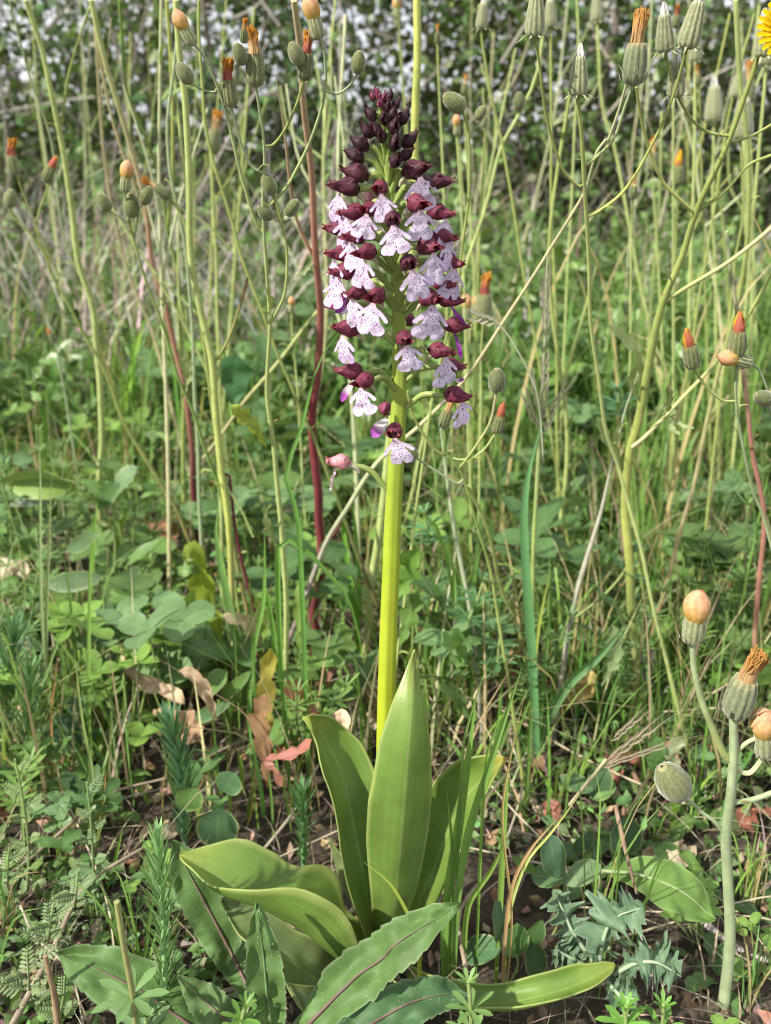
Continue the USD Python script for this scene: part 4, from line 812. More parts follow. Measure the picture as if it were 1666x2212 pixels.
bristly([(700, 2290, -.10), (800, 2215, -.092), (880, 2170, -.086), (950, 2150, -.080), (1015, 2150, -.076)], [(0, 30), (.3, 52), (.6, 56), (.85, 36), (1, 3)], (.1, -.5, .85), 5, col=(.055, .12, .048))
bristly([(560, 2300, -.085), (500, 2220, -.078), (440, 2160, -.070), (385, 2110, -.062)], [(0, 30), (.4, 48), (.75, 40), (1, 3)], (0, -.5, .85), 6, col=(.085, .15, .05))

# ------------------------------------------------------------------ narrow leaved sprouts
def sprout(label, cv, n, L, hw, col, Y=None, name='toadflax_sprout', group=None, top=1.0):
    P = np.array([at(*c) for c in cv]); r = np.random.default_rng(int(abs(cv[0][0]) * 7))
    e = P[0].copy(); e[2] = float(ground_h(e[0], e[1])) - .003
    if e[2] < P[0][2]: P = np.vstack([e, P])
    T = thing(name, label, 'sprout', group)
    put(T, 'stem', tube(P, [(0, .0019), (1, .0010)], tuple(np.array(col) * 1.3), n=7, nu=30), STALK)
    S = spline(P, 200)
    for k in range(n):
        s = .05 + .95 * (k / n) ** .85; q = S[min(199, int(s * 199))]; ax = unit(S[min(199, int(s * 199) + 1)] - S[max(0, int(s * 199) - 1)])
        th = k * 2.399; up = 1.7 + 1.5 * max(0, s - .8) * 3
        e = np.array([math.cos(th), math.sin(th), 0]); l = L * r.uniform(.8, 1.15) * (.75 + .5 * min(1, s * 1.4)) * (1 - .45 * max(0, s - .85) / .15)
        d = unit(e + ax * up)
        Pq = [q, q + d * l * .5 + ax * l * .04, q + d * l + ax * l * .10]
        put(T, 'leaf', sheet(Pq, [(0, .4 * hw), (.35, hw), (.75, .75 * hw), (1, .03 * hw)], ax * .8 - e, tuple(np.array(col) * r.uniform(.85, 1.25) * (1 + .35 * max(0, s - .8) * 3)), nu=7, nv=3, cup=.6), GRASS)
    return T
BLU = (.10, .21, .10)
sprout('bluish green sprout with narrow pointed leaves, biggest, left of the broad orchid leaf', [(362, 2240, -.065), (356, 2100, -.062), (352, 1980, -.058), (343, 1880, -.054), (340, 1812, -.050)], 125, .0175, .0012, (.18, .32, .14))
sprout('bluish green leafy sprout left of the folded orchid leaf', [(398, 1800, .10), (396, 1720, .10), (386, 1640, .10), (368, 1565, .10)], 120, .022, .0018, (.10, .21, .12))
sprout('short leafy sprout beside the foot of the folded orchid leaf', [(655, 1830, .08), (655, 1770, .08), (650, 1712, .08)], 60, .016, .0014, (.10, .22, .09))
sprout('narrow leaved sprout at the left edge under the big clover', [(60, 1640, .16), (62, 1540, .16), (66, 1450, .16)], 80, .024, .0018, (.11, .21, .09))
sprout('tall narrow leaved sprout at the left edge', [(12, 1600, .22), (15, 1480, .22), (30, 1370, .22)], 70, .026, .0020, (.09, .19, .09))

# ------------------------------------------------------------------ cleavers: whorls of small leaves on a thin stem
def cleavers(label, cv, whorls, L, col=(.11, .22, .07), name='cleavers', group=None, stemc=(.22, .30, .10), w=.0011):
    P = np.array([at(*c) for c in cv]); r = np.random.default_rng(int(abs(cv[0][0] + cv[0][1])))
    T = thing(name, label, 'cleavers', group)
    put(T, 'stem', tube(P, w, stemc, n=5, nu=8 * len(P)), STALK)
    S = spline(P, 100)
    for j, s in enumerate(whorls):
        i = int(s * 98); q = S[i]; ax = unit(S[i + 1] - S[max(0, i - 1)]); x = unit(np.cross(ax, (.3, .8, .1))); y = np.cross(ax, x)
        l = L * (1.0 if s < .9 else .6); m = 7; up = .25 if s < .9 else .9
        for k in range(m):
            th = 2 * math.pi * k / m + j * .4; e = math.cos(th) * x + math.sin(th) * y; d = unit(e + ax * (up + r.uniform(-.1, .2))); ll = l * r.uniform(.85, 1.15)
            put(T, 'leaf', sheet([q, q + d * ll * .55, q + d * ll + (0, 0, -ll * .08)], [(0, .05 * l), (.4, .10 * l), (.75, .14 * l), (.93, .08 * l), (1, .01 * l)], ax, tuple(np.array(col) * r.uniform(.85, 1.2)), nu=7, nv=3, cup=.4), LEAF)
    return T
cleavers('cleavers with rosettes of small leaves at the bottom, right of the toothed leaf', [(1010, 2300, -.10), (1018, 2230, -.10), (1016, 2160, -.10), (1012, 2120, -.10)], [.35, .68, .99], .013, (.15, .27, .08))
cleavers('yellowing bristly cleavers stem over the bottom left toothed leaf', [(298, 2290, -.10), (286, 2150, -.10), (268, 2050, -.10), (252, 1948, -.10)], [.42], .020, (.14, .25, .09), stemc=(.26, .27, .10), w=.0016)
cleavers('low cleavers tuft at the bottom beside the pointed toothed leaf', [(515, 2290, -.09), (520, 2220, -.09), (530, 2170, -.09)], [.5, .75, .99], .012, (.12, .24, .05))
cleavers('pale cleavers whorl at the bottom edge under the left leaf', [(310, 2300, -.10), (314, 2230, -.10), (318, 2190, -.10)], [.6, .95], .018, (.16, .27, .12))
cleavers('green cleavers rosette at the lower right below the thistle', [(1350, 2290, -.08), (1352, 2220, -.08), (1352, 2175, -.08)], [.4, .7, .99], .016, (.13, .29, .05))
cleavers('second cleavers rosette beside the bristly right stem', [(1428, 2280, -.07), (1432, 2210, -.07), (1434, 2170, -.07)], [.5, .95], .015, (.12, .27, .05))
cleavers('cleavers climbing the grey stem right of the orchid', [(1005, 1420, .22), (1010, 1350, .22), (1030, 1300, .22), (1045, 1255, .22)], [.2, .5, .75, .98], .022, (.09, .21, .08))
cleavers('cleavers spray on the violet grey stem', [(1228, 1345, .24), (1300, 1290, .24), (1345, 1240, .24), (1372, 1185, .24)], [.02, .4, .75, .97], .024, (.085, .20, .085))
cleavers('cleavers tip left of the orchid base grass', [(930, 1200, .30), (925, 1150, .30), (915, 1110, .30)], [.3, .65, .97], .022, (.10, .23, .09))
cleavers('dark cleavers top beside the thick right stem', [(1340, 930, .42), (1338, 880, .42), (1334, 845, .42)], [.4, .7, .98], .026, (.06, .16, .07))
cleavers('cleavers low in the right meadow', [(1075, 1460, .20), (1078, 1400, .20), (1085, 1360, .20)], [.3, .65, .97], .02, (.09, .2, .08))

# feathery little weeds in the lower left corner
def feathery(label, cv, L, col, n=9):
    P = np.array([at(*c) if len(c) == 3 else gnd(*c) for c in cv]); e = P[0].copy(); e[2] = float(ground_h(e[0], e[1])) - .003
    if e[2] < P[0][2]: P = np.vstack([e, P])
    T = thing('feathery_weed', label, 'weed', None); r = np.random.default_rng(int(cv[0][0]))
    put(T, 'stem', tube(P, [(0, .0012), (1, .0007)], tuple(np.array(col) * 1.3), n=5, nu=16), STALK); S = spline(P, 60)
    for k in range(n):
        q = S[int((.15 + .83 * k / n) * 59)]; th = k * 2.4; d = unit(np.array([math.cos(th), math.sin(th) * .8, .5])); l = L * r.uniform(.7, 1.2)
        g = G(); sd = unit(np.cross(d, (0, -.5, .8)))
        for j in range(6):
            o = q + d * l * (.25 + .75 * j / 6); m = l * .34 * (1 - .09 * j)
            for s in (-1, 1):
                v = unit(sd * s + d * .6); sheet([o, o + v * m * .6, o + v * m + (0, 0, -.1 * m)], [(0, .04 * m), (.6, .20 * m), (1, .03 * m)], (0, -.5, .8), tuple(np.array(col) * r.uniform(.8, 1.25)), nu=5, nv=3, cup=.3, g=g)
        tube([q, q + d * l], .0005, tuple(np.array(col) * 1.1), n=3, nu=3, caps=False, g=g)
        put(T, 'leaf', g, LEAF)
FE = (.16, .23, .08)
feathery('yellowish feathery weed, tallest in the lower left corner', [(55, 1960, .05), (62, 1840, .05), (48, 1720, .05), (32, 1640, .05)], .014, FE, 12)
feathery('feathery weed standing left of the broad orchid leaf', [(205, 1930, .03), (200, 1840, .03), (195, 1760, .03), (188, 1690, .03)], .014, (.14, .22, .09), 12)
feathery('low feathery weed above the bottom left toothed leaf', [(100, 2060), (108, 2000, -.02), (116, 1950, -.02)], .017, (.17, .24, .10))
feathery('second low feathery weed at the bottom left', [(60, 2170), (62, 2120, -.05), (58, 2060, -.05)], .018, (.17, .23, .10))
feathery('feathery weed at the bottom left corner', [(130, 2200, -.06), (138, 2150, -.06), (140, 2110, -.06)], .017, (.14, .21, .08))
feathery('feathery weed in the bare soil at the left', [(150, 1990), (165, 1930, .0), (168, 1880, .0)], .016, (.18, .24, .11))
feathery('feathery sprig at the left edge low down', [(20, 1950), (16, 1880, .02), (20, 1830, .02)], .015, FE)

# ------------------------------------------------------------------ clovers and other three-leaved weeds
BLUE, MID, DK, LT = (.120, .200, .095), (.105, .200, .055), (.070, .145, .045), (.185, .300, .055)
trifoliate('large clover at the left edge, light green veined leaflet on top', (60, 1330), (4, 1044), [(170, 1046, 42, 'b', 0, 1042, (.17, .26, .09)), (150, 1050, 30, 'f', 20, 1052, LT), (16, 1092, 17, 'u', 106, 1088, (.22, .28, .20))], dY=-.02)
trifoliate('bluish clover leaf left of the pink brown stem', (232, 1330), (245, 1072), [(298, 1008, 27, 'r', 246, 1070, BLUE), (252, 1040, 22, 'f', 212, 1098, DK), (180, 1035, 13, 'f', 244, 1085, MID)])
trifoliate('grey green clover with a long horizontal leaflet at the left', (205, 1440), (222, 1246), [(100, 1266, 23, 'f', 222, 1246, (.12, .20, .095)), (302, 1222, 21, 'l', 240, 1280, BLUE), (212, 1290, 16, 'u', 222, 1250, MID)])
trifoliate('dark clover high at the left above the horizontal leaflet', (120, 1330), (82, 1212), [(22, 1128, 20, 'l', 82, 1212, DK), (70, 1160, 20, 'u', 82, 1212, MID), (172, 1116, 15, 'r', 110, 1162, MID)])
trifoliate('clover with a slanting dark leaflet in the left middle', (290, 1380), (272, 1224), [(342, 1168, 14, 'r', 274, 1222, MID), (210, 1150, 18, 'l', 145, 1192, BLUE), (330, 1260, 13, 'u', 300, 1290, BLUE)])
trifoliate('bright green clover leaf held up left of the withered curled leaf', (381, 1560), (372, 1366), [(420, 1268, 18, 'l', 372, 1366, LT), (336, 1318, 20, 'f', 372, 1362, LT), (318, 1330, 12, 'f', 366, 1352, LT), (264, 1392, 10, 'f', 372, 1366, (.10, .2, .07))])
trifoliate('dark clover leaf low behind the withered curled leaf', (385, 1590), (355, 1478), [(322, 1394, 17, 'f', 355, 1478, MID), (294, 1436, 12, 'f', 355, 1478, DK), (396, 1454, 11, 'u', 355, 1478, DK)])
trifoliate('clover leaf left of the yellowed leaf', (490, 1650), (472, 1512), [(492, 1452, 26, 'r', 445, 1500, MID), (542, 1450, 14, 'f', 474, 1514, MID), (395, 1566, 16, 'f', 500, 1516, (.10, .19, .08))])
trifoliate('round bluish clover low at the left', (150, 1660), (142, 1628), [(142, 1542, 46, 'f', 142, 1628, (.07, .145, .085)), (60, 1545, 20, 'u', 95, 1550, MID)])
trifoliate('pale underside of a clover leaf low at the left', (240, 1640), (228, 1602), [(282, 1532, 19, 'l', 228, 1602, (.25, .31, .23)), (180, 1505, 20, 'f', 150, 1540, (.09, .18, .11))])
trifoliate('dark broad clover at the left edge', (30, 1500), (4, 1450), [(70, 1380, 36, 'u', 2, 1452, (.07, .14, .075)), (50, 1460, 24, 'f', -20, 1480, DK)])
trifoliate('round clover in the lower left shade', (140, 1765), (135, 1745), [(160, 1668, 36, 'f', 135, 1745, (.075, .15, .07)), (90, 1700, 24, 'f', 20, 1720, MID), (30, 1660, 26, 'f', -10, 1700, (.08, .17, .06))])
trifoliate('round clover behind the broad left orchid leaf', (470, 1860), (470, 1828), [(472, 1745, 46, 'f', 470, 1828, (.075, .155, .075)), (420, 1700, 30, 'f', 400, 1750, MID), (510, 1670, 30, 'f', 480, 1710, (.08, .165, .08))])
trifoliate('round clover group middle left', (205, 1400), (205, 1360), [(230, 1290, 28, 'f', 222, 1348, BLUE), (170, 1320, 24, 'f', 205, 1360, BLUE), (325, 1300, 23, 'f', 280, 1320, BLUE)])
trifoliate('clover leaf beside the orchid stem foot', (760, 1600), (700, 1560), [(812, 1452, 20, 'l', 700, 1512, (.09, .18, .08)), (740, 1490, 18, 'u', 690, 1530, MID), (790, 1580, 16, 'u', 740, 1600, DK)])
# right of the orchid
trifoliate('bluish pair of clover leaflets behind the brome grass', (1220, 960), (1224, 872), [(1218, 782, 27, 'f', 1224, 872, BLUE), (1040, 822, 19, 'f', 1135, 850, BLUE), (1290, 850, 15, 'r', 1245, 918, DK)], dY=.0)
trifoliate('round bluish leaflet high behind the brome grass', (1228, 720), (1228, 622), [(1224, 560, 28, 'f', 1228, 622, (.08, .18, .11)), (1300, 640, 16, 'u', 1228, 625, DK)])
trifoliate('round bluish clover behind the thick right stem', (1280, 1130), (1272, 1058), [(1278, 988, 33, 'f', 1272, 1058, (.12, .20, .13)), (1390, 1000, 24, 'f', 1390, 1060, BLUE)])
trifoliate('dark pointed clover leaf under the brome grass', (1225, 1190), (1222, 1072), [(1185, 1004, 14, 'l', 1222, 1072, DK), (1274, 1026, 14, 'r', 1222, 1072, DK), (1225, 1040, 12, 'b', 1222, 1072, MID)])
trifoliate('oval clover between the violet stem and the long grass', (1185, 1330), (1188, 1270), [(1100, 1238, 20, 'f', 1188, 1228, BLUE), (1270, 1258, 18, 'u', 1200, 1240, MID), (1080, 1280, 18, 'f', 1120, 1300, BLUE)])
trifoliate('flat oval clover leaf beside the violet stem', (1290, 1490), (1290, 1440), [(1192, 1432, 17, 'f', 1276, 1434, (.10, .18, .095)), (1322, 1380, 20, 'r', 1268, 1430, MID), (1290, 1370, 22, 'f', 1220, 1392, (.08, .16, .06))])
trifoliate('clover low between the grass blades', (1010, 1500), (1010, 1460), [(975, 1360, 20, 'f', 1010, 1420, (.09, .17, .08)), (925, 1320, 22, 'f', 945, 1372, MID), (1050, 1350, 20, 'f', 1030, 1420, BLUE)])
trifoliate('clover with four cupped leaflets at the lower right of the orchid', (1180, 2040), (1218, 1902), [(1186, 1800, 29, 'f', 1200, 1896, (.10, .19, .115)), (1148, 1892, 29, 'u', 1222, 1900, (.10, .19, .075)), (1300, 1868, 27, 'u', 1220, 1910, (.13, .21, .10)), (1106, 1850, 12, 'f', 1160, 1886, MID)])
trifoliate('round leaved clover between the orchid and the thistle', (1095, 2130), (1100, 2040), [(1070, 1946, 27, 'l', 1076, 2034, (.10, .185, .12)), (998, 2062, 34, 'u', 1088, 2048, (.09, .19, .085)), (1118, 1994, 30, 'f', 1106, 2070, (.085, .185, .06)), (1160, 2110, 26, 'f', 1150, 2030, (.075, .15, .065)), (1170, 1985, 22, 'f', 1140, 2050, DK)])
trifoliate('single round dark clover right of the four leaf clover', (1350, 1890), (1350, 1852), [(1348, 1764, 39, 'f', 1350, 1852, (.07, .135, .075)), (1280, 1800, 20, 'f', 1240, 1840, (.07, .14, .075)), (1410, 1830, 24, 'f', 1470, 1850, DK)])
trifoliate('clover pair left of the seedling bud at the right', (1290, 1760), (1290, 1730), [(1300, 1650, 28, 'u', 1290, 1730, (.085, .16, .075)), (1210, 1680, 24, 'u', 1280, 1710, (.085, .165, .07)), (1330, 1690, 24, 'u', 1275, 1725, MID)])

# ------------------------------------------------------------------ single leaves and leafy weeds with a shape of their own
T = thing('dock_leaf', 'big light green tongue shaped leaf with a pale midrib lying at the lower right', 'leaf')
P = np.array([at(1300, 1882, .0), at(1380, 1890, .0), at(1470, 1925, -.006), at(1543, 1985, -.012)]); k = px(1, P[1])
put(T, 'leaf_blade', sheet(P, [(0, 3 * k), (.12, 12 * k), (.3, 40 * k), (.55, 56 * k), (.8, 46 * k), (.95, 22 * k), (1, 3 * k)], (.1, -.55, .85), (.14, .25, .06), nu=34, nv=13, cup=.25, jag=.006, seed=4, wave=(.001, 3, 0), edge=(.2, .3, .1)), LEAF)
put(T, 'midrib', tube(P + np.array([0, -.0008, .0008]), [(0, 4.2 * k), (1, .7 * k)], (.30, .38, .20), n=6, nu=20), STALK)
put(T, 'leaf_stalk', tube([gnd(1290, 1960), at(1296, 1905, .0), P[0]], 3.6 * k, (.30, .36, .16), n=6, nu=9), STALK)
TH = thing('thistle_seedling', 'bluish spiny lobed seedling with broad pale veins at the lower right', 'thistle')
def thistle(cv, hw, seed):
    P = np.array([at(*c) for c in cv]); k = px(1, P[0]); nu = 64; s = np.linspace(0, 1, nu)
    ph = (s * 5.0) % 1; w = hw * k * lerp([(0, .10), (.3, .45), (.6, 1), (.85, .9), (1, .05)], s) * (1 - .74 * np.abs(ph - .5) * 2 * (s < .93)) * (1 + .28 * np.sin(s * 130))
    w = np.maximum(w, 5 * k * (1 - s * .9))
    put(TH, 'leaf', sheet(P, lambda x: np.interp(x, s, w), (0, -.55, .8), (.125, .21, .125), nu=nu, nv=9, cup=.35, jag=.010, seed=seed, wave=(.004, 5, seed), edge=(.20, .29, .22)), LEAF)
    put(TH, 'vein', tube(P + np.array([0, -.001, .001]), [(0, 6 * k), (.5, 4 * k), (1, .8 * k)], (.30, .39, .26), n=6, nu=16), STALK)
thistle([(1295, 2100, -.03), (1300, 2040, -.034), (1325, 1985, -.034), (1390, 1960, -.03)], 74, 1)
thistle([(1280, 2075, -.028), (1240, 2020, -.022), (1215, 1965, -.016), (1196, 1925, -.012)], 60, 2)
thistle([(1325, 2105, -.036), (1375, 2080, -.04), (1420, 2080, -.042), (1470, 2110, -.046)], 66, 3)
thistle([(1270, 2090, -.03), (1225, 2065, -.03), (1200, 2050, -.03)], 50, 4)
thistle([(1310, 2120, -.04), (1340, 2150, -.05), (1380, 2160, -.055)], 50, 5)
def lobed(label, leaves, name='lobed_weed', cat='leafy weed', mat=None, group=None):
    T = thing(name, label, cat, group)
    for cv, w, N, col, nl, kw in leaves:
        P = np.array([at(*c) for c in cv]); lobed_leaf(T, P, px(w, P[0]), N, col, nl=nl, mat=mat, **kw)
        g0 = gnd(cv[0][0], cv[0][1])
    return T
YG = (.24, .33, .045)
lobed('yellow green toothed leaf on a curved stalk left of the straight yellow green stem', [([(480, 1400, .34), (465, 1340, .34), (440, 1280, .34), (428, 1225, .335), (415, 1190, .33), (395, 1205, .32)], 34, (.1, -.8, .6), YG, 3, dict(seed=3)), ([(430, 1240, .335), (412, 1225, .33), (385, 1240, .325)], 22, (.1, -.7, .7), (.14, .25, .07), 3, dict(seed=5))])
lobed('yellowed lobed leaves left of the orchid turning orange and pink', [([(575, 1620, .16), (580, 1540, .16), (575, 1470, .155), (585, 1400, .15)], 26, (.2, -.9, .4), (.36, .32, .08), 3, dict(seed=7, tipcol=(.40, .36, .06))), ([(580, 1700, .15), (572, 1640, .15), (562, 1560, .15), (575, 1500, .145)], 34, (-.2, -.8, .6), (.30, .18, .10), 4, dict(seed=8)),
    ([(700, 1560, .17), (660, 1530, .17), (640, 1500, .165), (625, 1470, .16)], 34, (.1, -.7, .7), (.38, .17, .12), 3, dict(seed=9)), ([(560, 1640, .13), (600, 1635, .12), (640, 1625, .115), (675, 1598, .11)], 17, (0, -.6, .8), (.36, .15, .12), 3, dict(seed=10)), ([(560, 1640, .13), (590, 1660, .12), (610, 1700, .115)], 12, (0, -.6, .8), (.34, .15, .11), 2, dict(seed=11))], name='withering_weed')
lobed('pinkish fading leaves at the foot of the red stem', [([(690, 1520, .24), (700, 1470, .24), (690, 1420, .235), (665, 1400, .23)], 34, (.1, -.7, .7), (.32, .17, .13), 3, dict(seed=12)), ([(640, 1400, .3), (600, 1360, .3), (570, 1350, .29)], 22, (.1, -.5, .8), (.36, .36, .20), 3, dict(seed=13)), ([(560, 1410, .28), (540, 1350, .27), (480, 1330, .26)], 24, (.1, -.6, .8), (.45, .37, .24), 3, dict(seed=14))], name='withering_weed')
lobed('green lobed leaf just right of the orchid stem', [([(858, 1300, .16), (875, 1250, .16), (885, 1215, .155), (870, 1190, .15)], 44, (-.2, -.9, .4), (.12, .235, .045), 3, dict(seed=15)), ([(862, 1400, .17), (885, 1330, .17), (905, 1285, .165)], 30, (-.2, -.8, .5), (.11, .2, .05), 3, dict(seed=16))])
lobed('green lobed leaf between the orchid tip and the grey stem', [([(1000, 1440, .12), (990, 1395, .12), (975, 1385, .11), (955, 1390, .10)], 36, (0, -.8, .6), (.11, .22, .05), 3, dict(seed=17)), ([(1040, 1380, .14), (1010, 1390, .13), (985, 1440, .12)], 30, (0, -.7, .7), (.10, .19, .055), 3, dict(seed=18)), ([(1020, 1560, .12), (980, 1500, .12), (950, 1490, .11)], 26, (0, -.6, .8), (.085, .155, .04), 4, dict(seed=19))])
lobed('upright light green leaf with a hooked stalk left of the bud stem', [([(570, 950, .16), (550, 920, .155), (525, 898, .15), (500, 877, .145)], 22, (.2, -.9, .3), (.30, .40, .07), 4, dict(seed=20))])
lobed('pale small lobed leaves at the orchid bud stem foot', [([(570, 1390, .26), (572, 1340, .26), (555, 1290, .255)], 20, (.2, -.9, .4), (.2, .3, .07), 3, dict(seed=21)), ([(655, 1470, .25), (650, 1400, .25), (645, 1260, .245)], 16, (-.2, -.9, .4), (.2, .31, .08), 4, dict(seed=22)), ([(715, 1450, .26), (740, 1400, .26), (745, 1345, .255)], 36, (0, -.9, .4), (.13, .22, .06), 3, dict(seed=23))])
lobed('broad dark leaf behind the straight yellow green stem', [([(505, 880, .70), (508, 830, .70), (512, 765, .69)], 40, (0, -.95, .3), (.055, .14, .06), 2, dict(seed=24, depth=.15))])
lobed('pale toothed leaves at the foot of the thick right stem', [([(1300, 1480, .2), (1330, 1420, .2), (1320, 1350, .2)], 22, (0, -.8, .5), (.22, .30, .14), 5, dict(seed=25)), ([(1460, 1690, .1), (1450, 1630, .1), (1470, 1590, .1)], 26, (0, -.8, .5), (.26, .31, .18), 4, dict(seed=26)), ([(1420, 1700, .1), (1418, 1640, .1), (1415, 1590, .1)], 26, (0, -.8, .5), (.10, .2, .06), 3, dict(seed=27, depth=.25))])
# crumpled dead leaves
def dead(label, cv, w, col, seed, N=(.1, -.6, .8), nl=3, cup=.9):
    T = thing('dead_leaf', label, 'dead leaf')
    P = np.array([at(*c) for c in cv]); lobed_leaf(T, P, px(w, P[0]), N, col, nl=nl, mat=DRY, cup=cup, jag=.9, seed=seed, name='leaf_blade', depth=.4)
dead('pale brown dead leaf curled like a hook left of the yellow green stem', [(262, 1400, .22), (275, 1440, .22), (310, 1475, .215), (355, 1490, .21), (400, 1520, .20)], 26, (.50, .38, .26), 1)
dead('rolled dead leaf stalk right of the hook shaped one', [(470, 1560, .18), (440, 1490, .18), (410, 1455, .18), (385, 1450, .18)], 22, (.42, .31, .21), 2)
dead('broad brown dead leaf under the clover', [(330, 1530, .18), (380, 1560, .17), (430, 1600, .16)], 48, (.33, .22, .14), 3, N=(0, -.3, .95))
dead('pale torn dead leaf at the left edge', [(70, 1260, .5), (40, 1230, .5), (0, 1235, .5), (-40, 1260, .5)], 40, (.52, .44, .32), 4)
dead('tan dead leaf on the ground in the left middle', [(300, 1150, .7), (340, 1145, .7), (385, 1160, .7)], 36, (.36, .20, .12), 5)
dead('cream curl of a dead leaf between the orchid leaves', [(715, 1570, .09), (735, 1540, .09), (742, 1565, .085), (738, 1600, .08)], 20, (.48, .37, .26), 6)
dead('yellowish dead leaf beside the violet stem', [(1220, 1530, .24), (1260, 1480, .24), (1250, 1450, .24)], 40, (.45, .36, .14), 7)
dead('rust red fallen leaf on the right', [(1130, 1290, .5), (1165, 1265, .5), (1170, 1235, .5)], 26, (.33, .11, .07), 8)
dead('grey crumpled dead leaf at the thick stem foot', [(1400, 1500, .30), (1395, 1440, .30), (1390, 1390, .30)], 30, (.33, .27, .27), 9)
dead('rust dead leaf right of the orchid foot', [(1400, 1690, .14), (1440, 1640, .14), (1450, 1600, .14)], 40, (.34, .20, .12), 10)
# twigs
def twig(label, cv, r, col, name='twig'):
    P = np.array([at(*c) if len(c) == 3 else gnd(*c) + (0, 0, .004) for c in cv])
    T = thing(name, label, 'twig'); k = px(1, P[0])
    put(T, 'wood', tube(P, [(0, r * k), (1, r * .6 * k)], col, n=8, nu=20, ribs=(3, .2), twist=2), DRY)
twig('pale grey split twig under the broad left orchid leaf', [(610, 2108), (665, 2122), (718, 2142)], 9, (.42, .37, .36))
twig('grey forked dead twig lying at the lower right', [(1515, 1995), (1560, 2040), (1600, 2065), (1690, 2098)], 9, (.40, .36, .36))
twig('short dead twig between the toothed leaves', [(395, 2048), (430, 2058), (480, 2070)], 8, (.36, .31, .28))
twig('brown stick leaning in the lower right', [(1330, 1740, .02), (1352, 1840, .0), (1376, 1930, -.01)], 5, (.27, .19, .14))
twig('pale dead twig lying in the left bottom corner', [(0, 1860), (10, 1900), (60, 2000)], 8, (.40, .36, .33))
twig('thin dead twig crossing the bottom left corner', [(0, 2180), (60, 2160), (100, 2125)], 4, (.36, .34, .30))
twig('broken upright dry stalk beside the bottom left leaf', [(128, 2230, -.07), (115, 2140, -.07), (98, 2065, -.07)], 8, (.27, .19, .12))

# ------------------------------------------------------------------ grasses that stand out
blades('tall bluish grass with a wide blade in front of the brome, right of the orchid', [('1162,1665 1153,1460 1138,1235 1133,1110 1145,1010 1172,910', 24, (.11, .26, .11)), ('1150,1660 1180,1560 1225,1480 1290,1420 1355,1348', 26, (.12, .25, .10)), ('1140,1640 1150,1500 1165,1350 1190,1230', 9, (.26, .33, .07)), ('1165,1640 1172,1480 1188,1330 1192,1215', 9, (.12, .25, .07))])
blades('short grass blades between the orchid right leaves', [('965,1960 990,1800 1012,1640 1028,1510', 24, (.14, .27, .06)), ('985,1960 1010,1800 1060,1640 1128,1440', 22, (.15, .29, .07)), ('975,1960 978,1840 965,1700', 11, (.15, .28, .06)), ('1010,1960 1060,1880 1100,1800', 16, (.17, .29, .06)), ('1080,1980 1088,1820 1100,1640', 15, (.16, .28, .06)), ('1050,1640 1075,1560 1085,1480', 9, (.16, .30, .06)), ('1100,1980 1140,1860 1190,1800 1250,1720', 8, 'yell>lime>yell'), ('1000,1620 1030,1500 1068,1395', 9, (.15, .27, .07))], Y=-.012)
blades('orange dried grass blade right of the orchid', [('1095,1990 1112,1900 1150,1830 1205,1768', 10, (.40, .27, .14)), ('1105,1980 1085,1760 1110,1600 1135,1500', 7, (.42, .33, .14))], Y=-.02)
blades('drooping wide grass blade left of the bud stem', [('530,1560 520,1420 500,1320 478,1210 468,1150 472,1095', 24, (.13, .25, .075))])
blades('long bent grass blade reaching the red stem', [('645,1115 618,1030 650,930 690,780 735,715', 15, (.10, .23, .05)), ('600,1165 650,1180 700,1230 750,1290 790,1440', 14, (.12, .26, .05))], Y=.16)
blades('grass tuft left of the orchid stem', [('780,1450 770,1340 750,1200 735,1080', 17, (.13, .30, .045)), ('770,1450 775,1300 770,1180 760,1060', 13, (.13, .28, .06)), ('565,1650 548,1420 570,1300 572,1140', 13, (.13, .27, .06)), ('625,1590 600,1440 580,1300 565,1240', 14, (.14, .32, .05)), ('545,1660 540,1520 548,1440', 14, (.12, .24, .06))])
blades('bright grass blades in the left meadow', [('255,1010 268,900 290,780 312,690', 22, (.22, .38, .06)), ('245,1020 262,960 265,870', 12, (.16, .32, .06)), ('125,1000 150,930 185,890 232,878', 18, (.16, .27, .10)), ('240,1240 265,1130 290,1060', 12, (.2, .34, .05)), ('200,1350 202,1200 212,1060', 12, (.14, .28, .05))])
blades('thin green culms at the left in front of the clovers', [('205,1700 195,1570 193,1430 197,1200 200,1100', 11, (.15, .27, .06)), ('190,1600 165,1420 150,1280 140,1210', 9, (.13, .25, .06)), ('118,1640 100,1450 90,1280 88,1050 85,930', 10, (.22, .30, .14)), ('108,1640 100,1400 105,1200 112,1020', 8, (.24, .30, .15)), ('90,1700 60,1560 20,1400 -10,1340', 9, (.16, .28, .06)), ('110,1640 85,1530 60,1440', 6, (.26, .28, .14)), ('128,1680 133,1540 138,1460', 5, (.36, .32, .2)), ('122,1740 110,1560 120,1460 125,1420', 6, (.42, .24, .10))], name='culm_tuft')
blades('dry and green grass at the lower left', [('215,1830 208,1700 180,1560 160,1400', 9, (.22, .30, .10)), ('205,1840 200,1720 190,1600', 12, (.2, .28, .12)), ('160,1800 140,1730 122,1650', 10, (.34, .28, .16)), ('210,1830 222,1730 230,1660', 6, (.45, .27, .10)), ('55,1870 48,1760 42,1690', 9, (.20, .30, .10)), ('240,1900 255,1830 265,1790', 8, (.17, .32, .06))], name='grass_tuft')
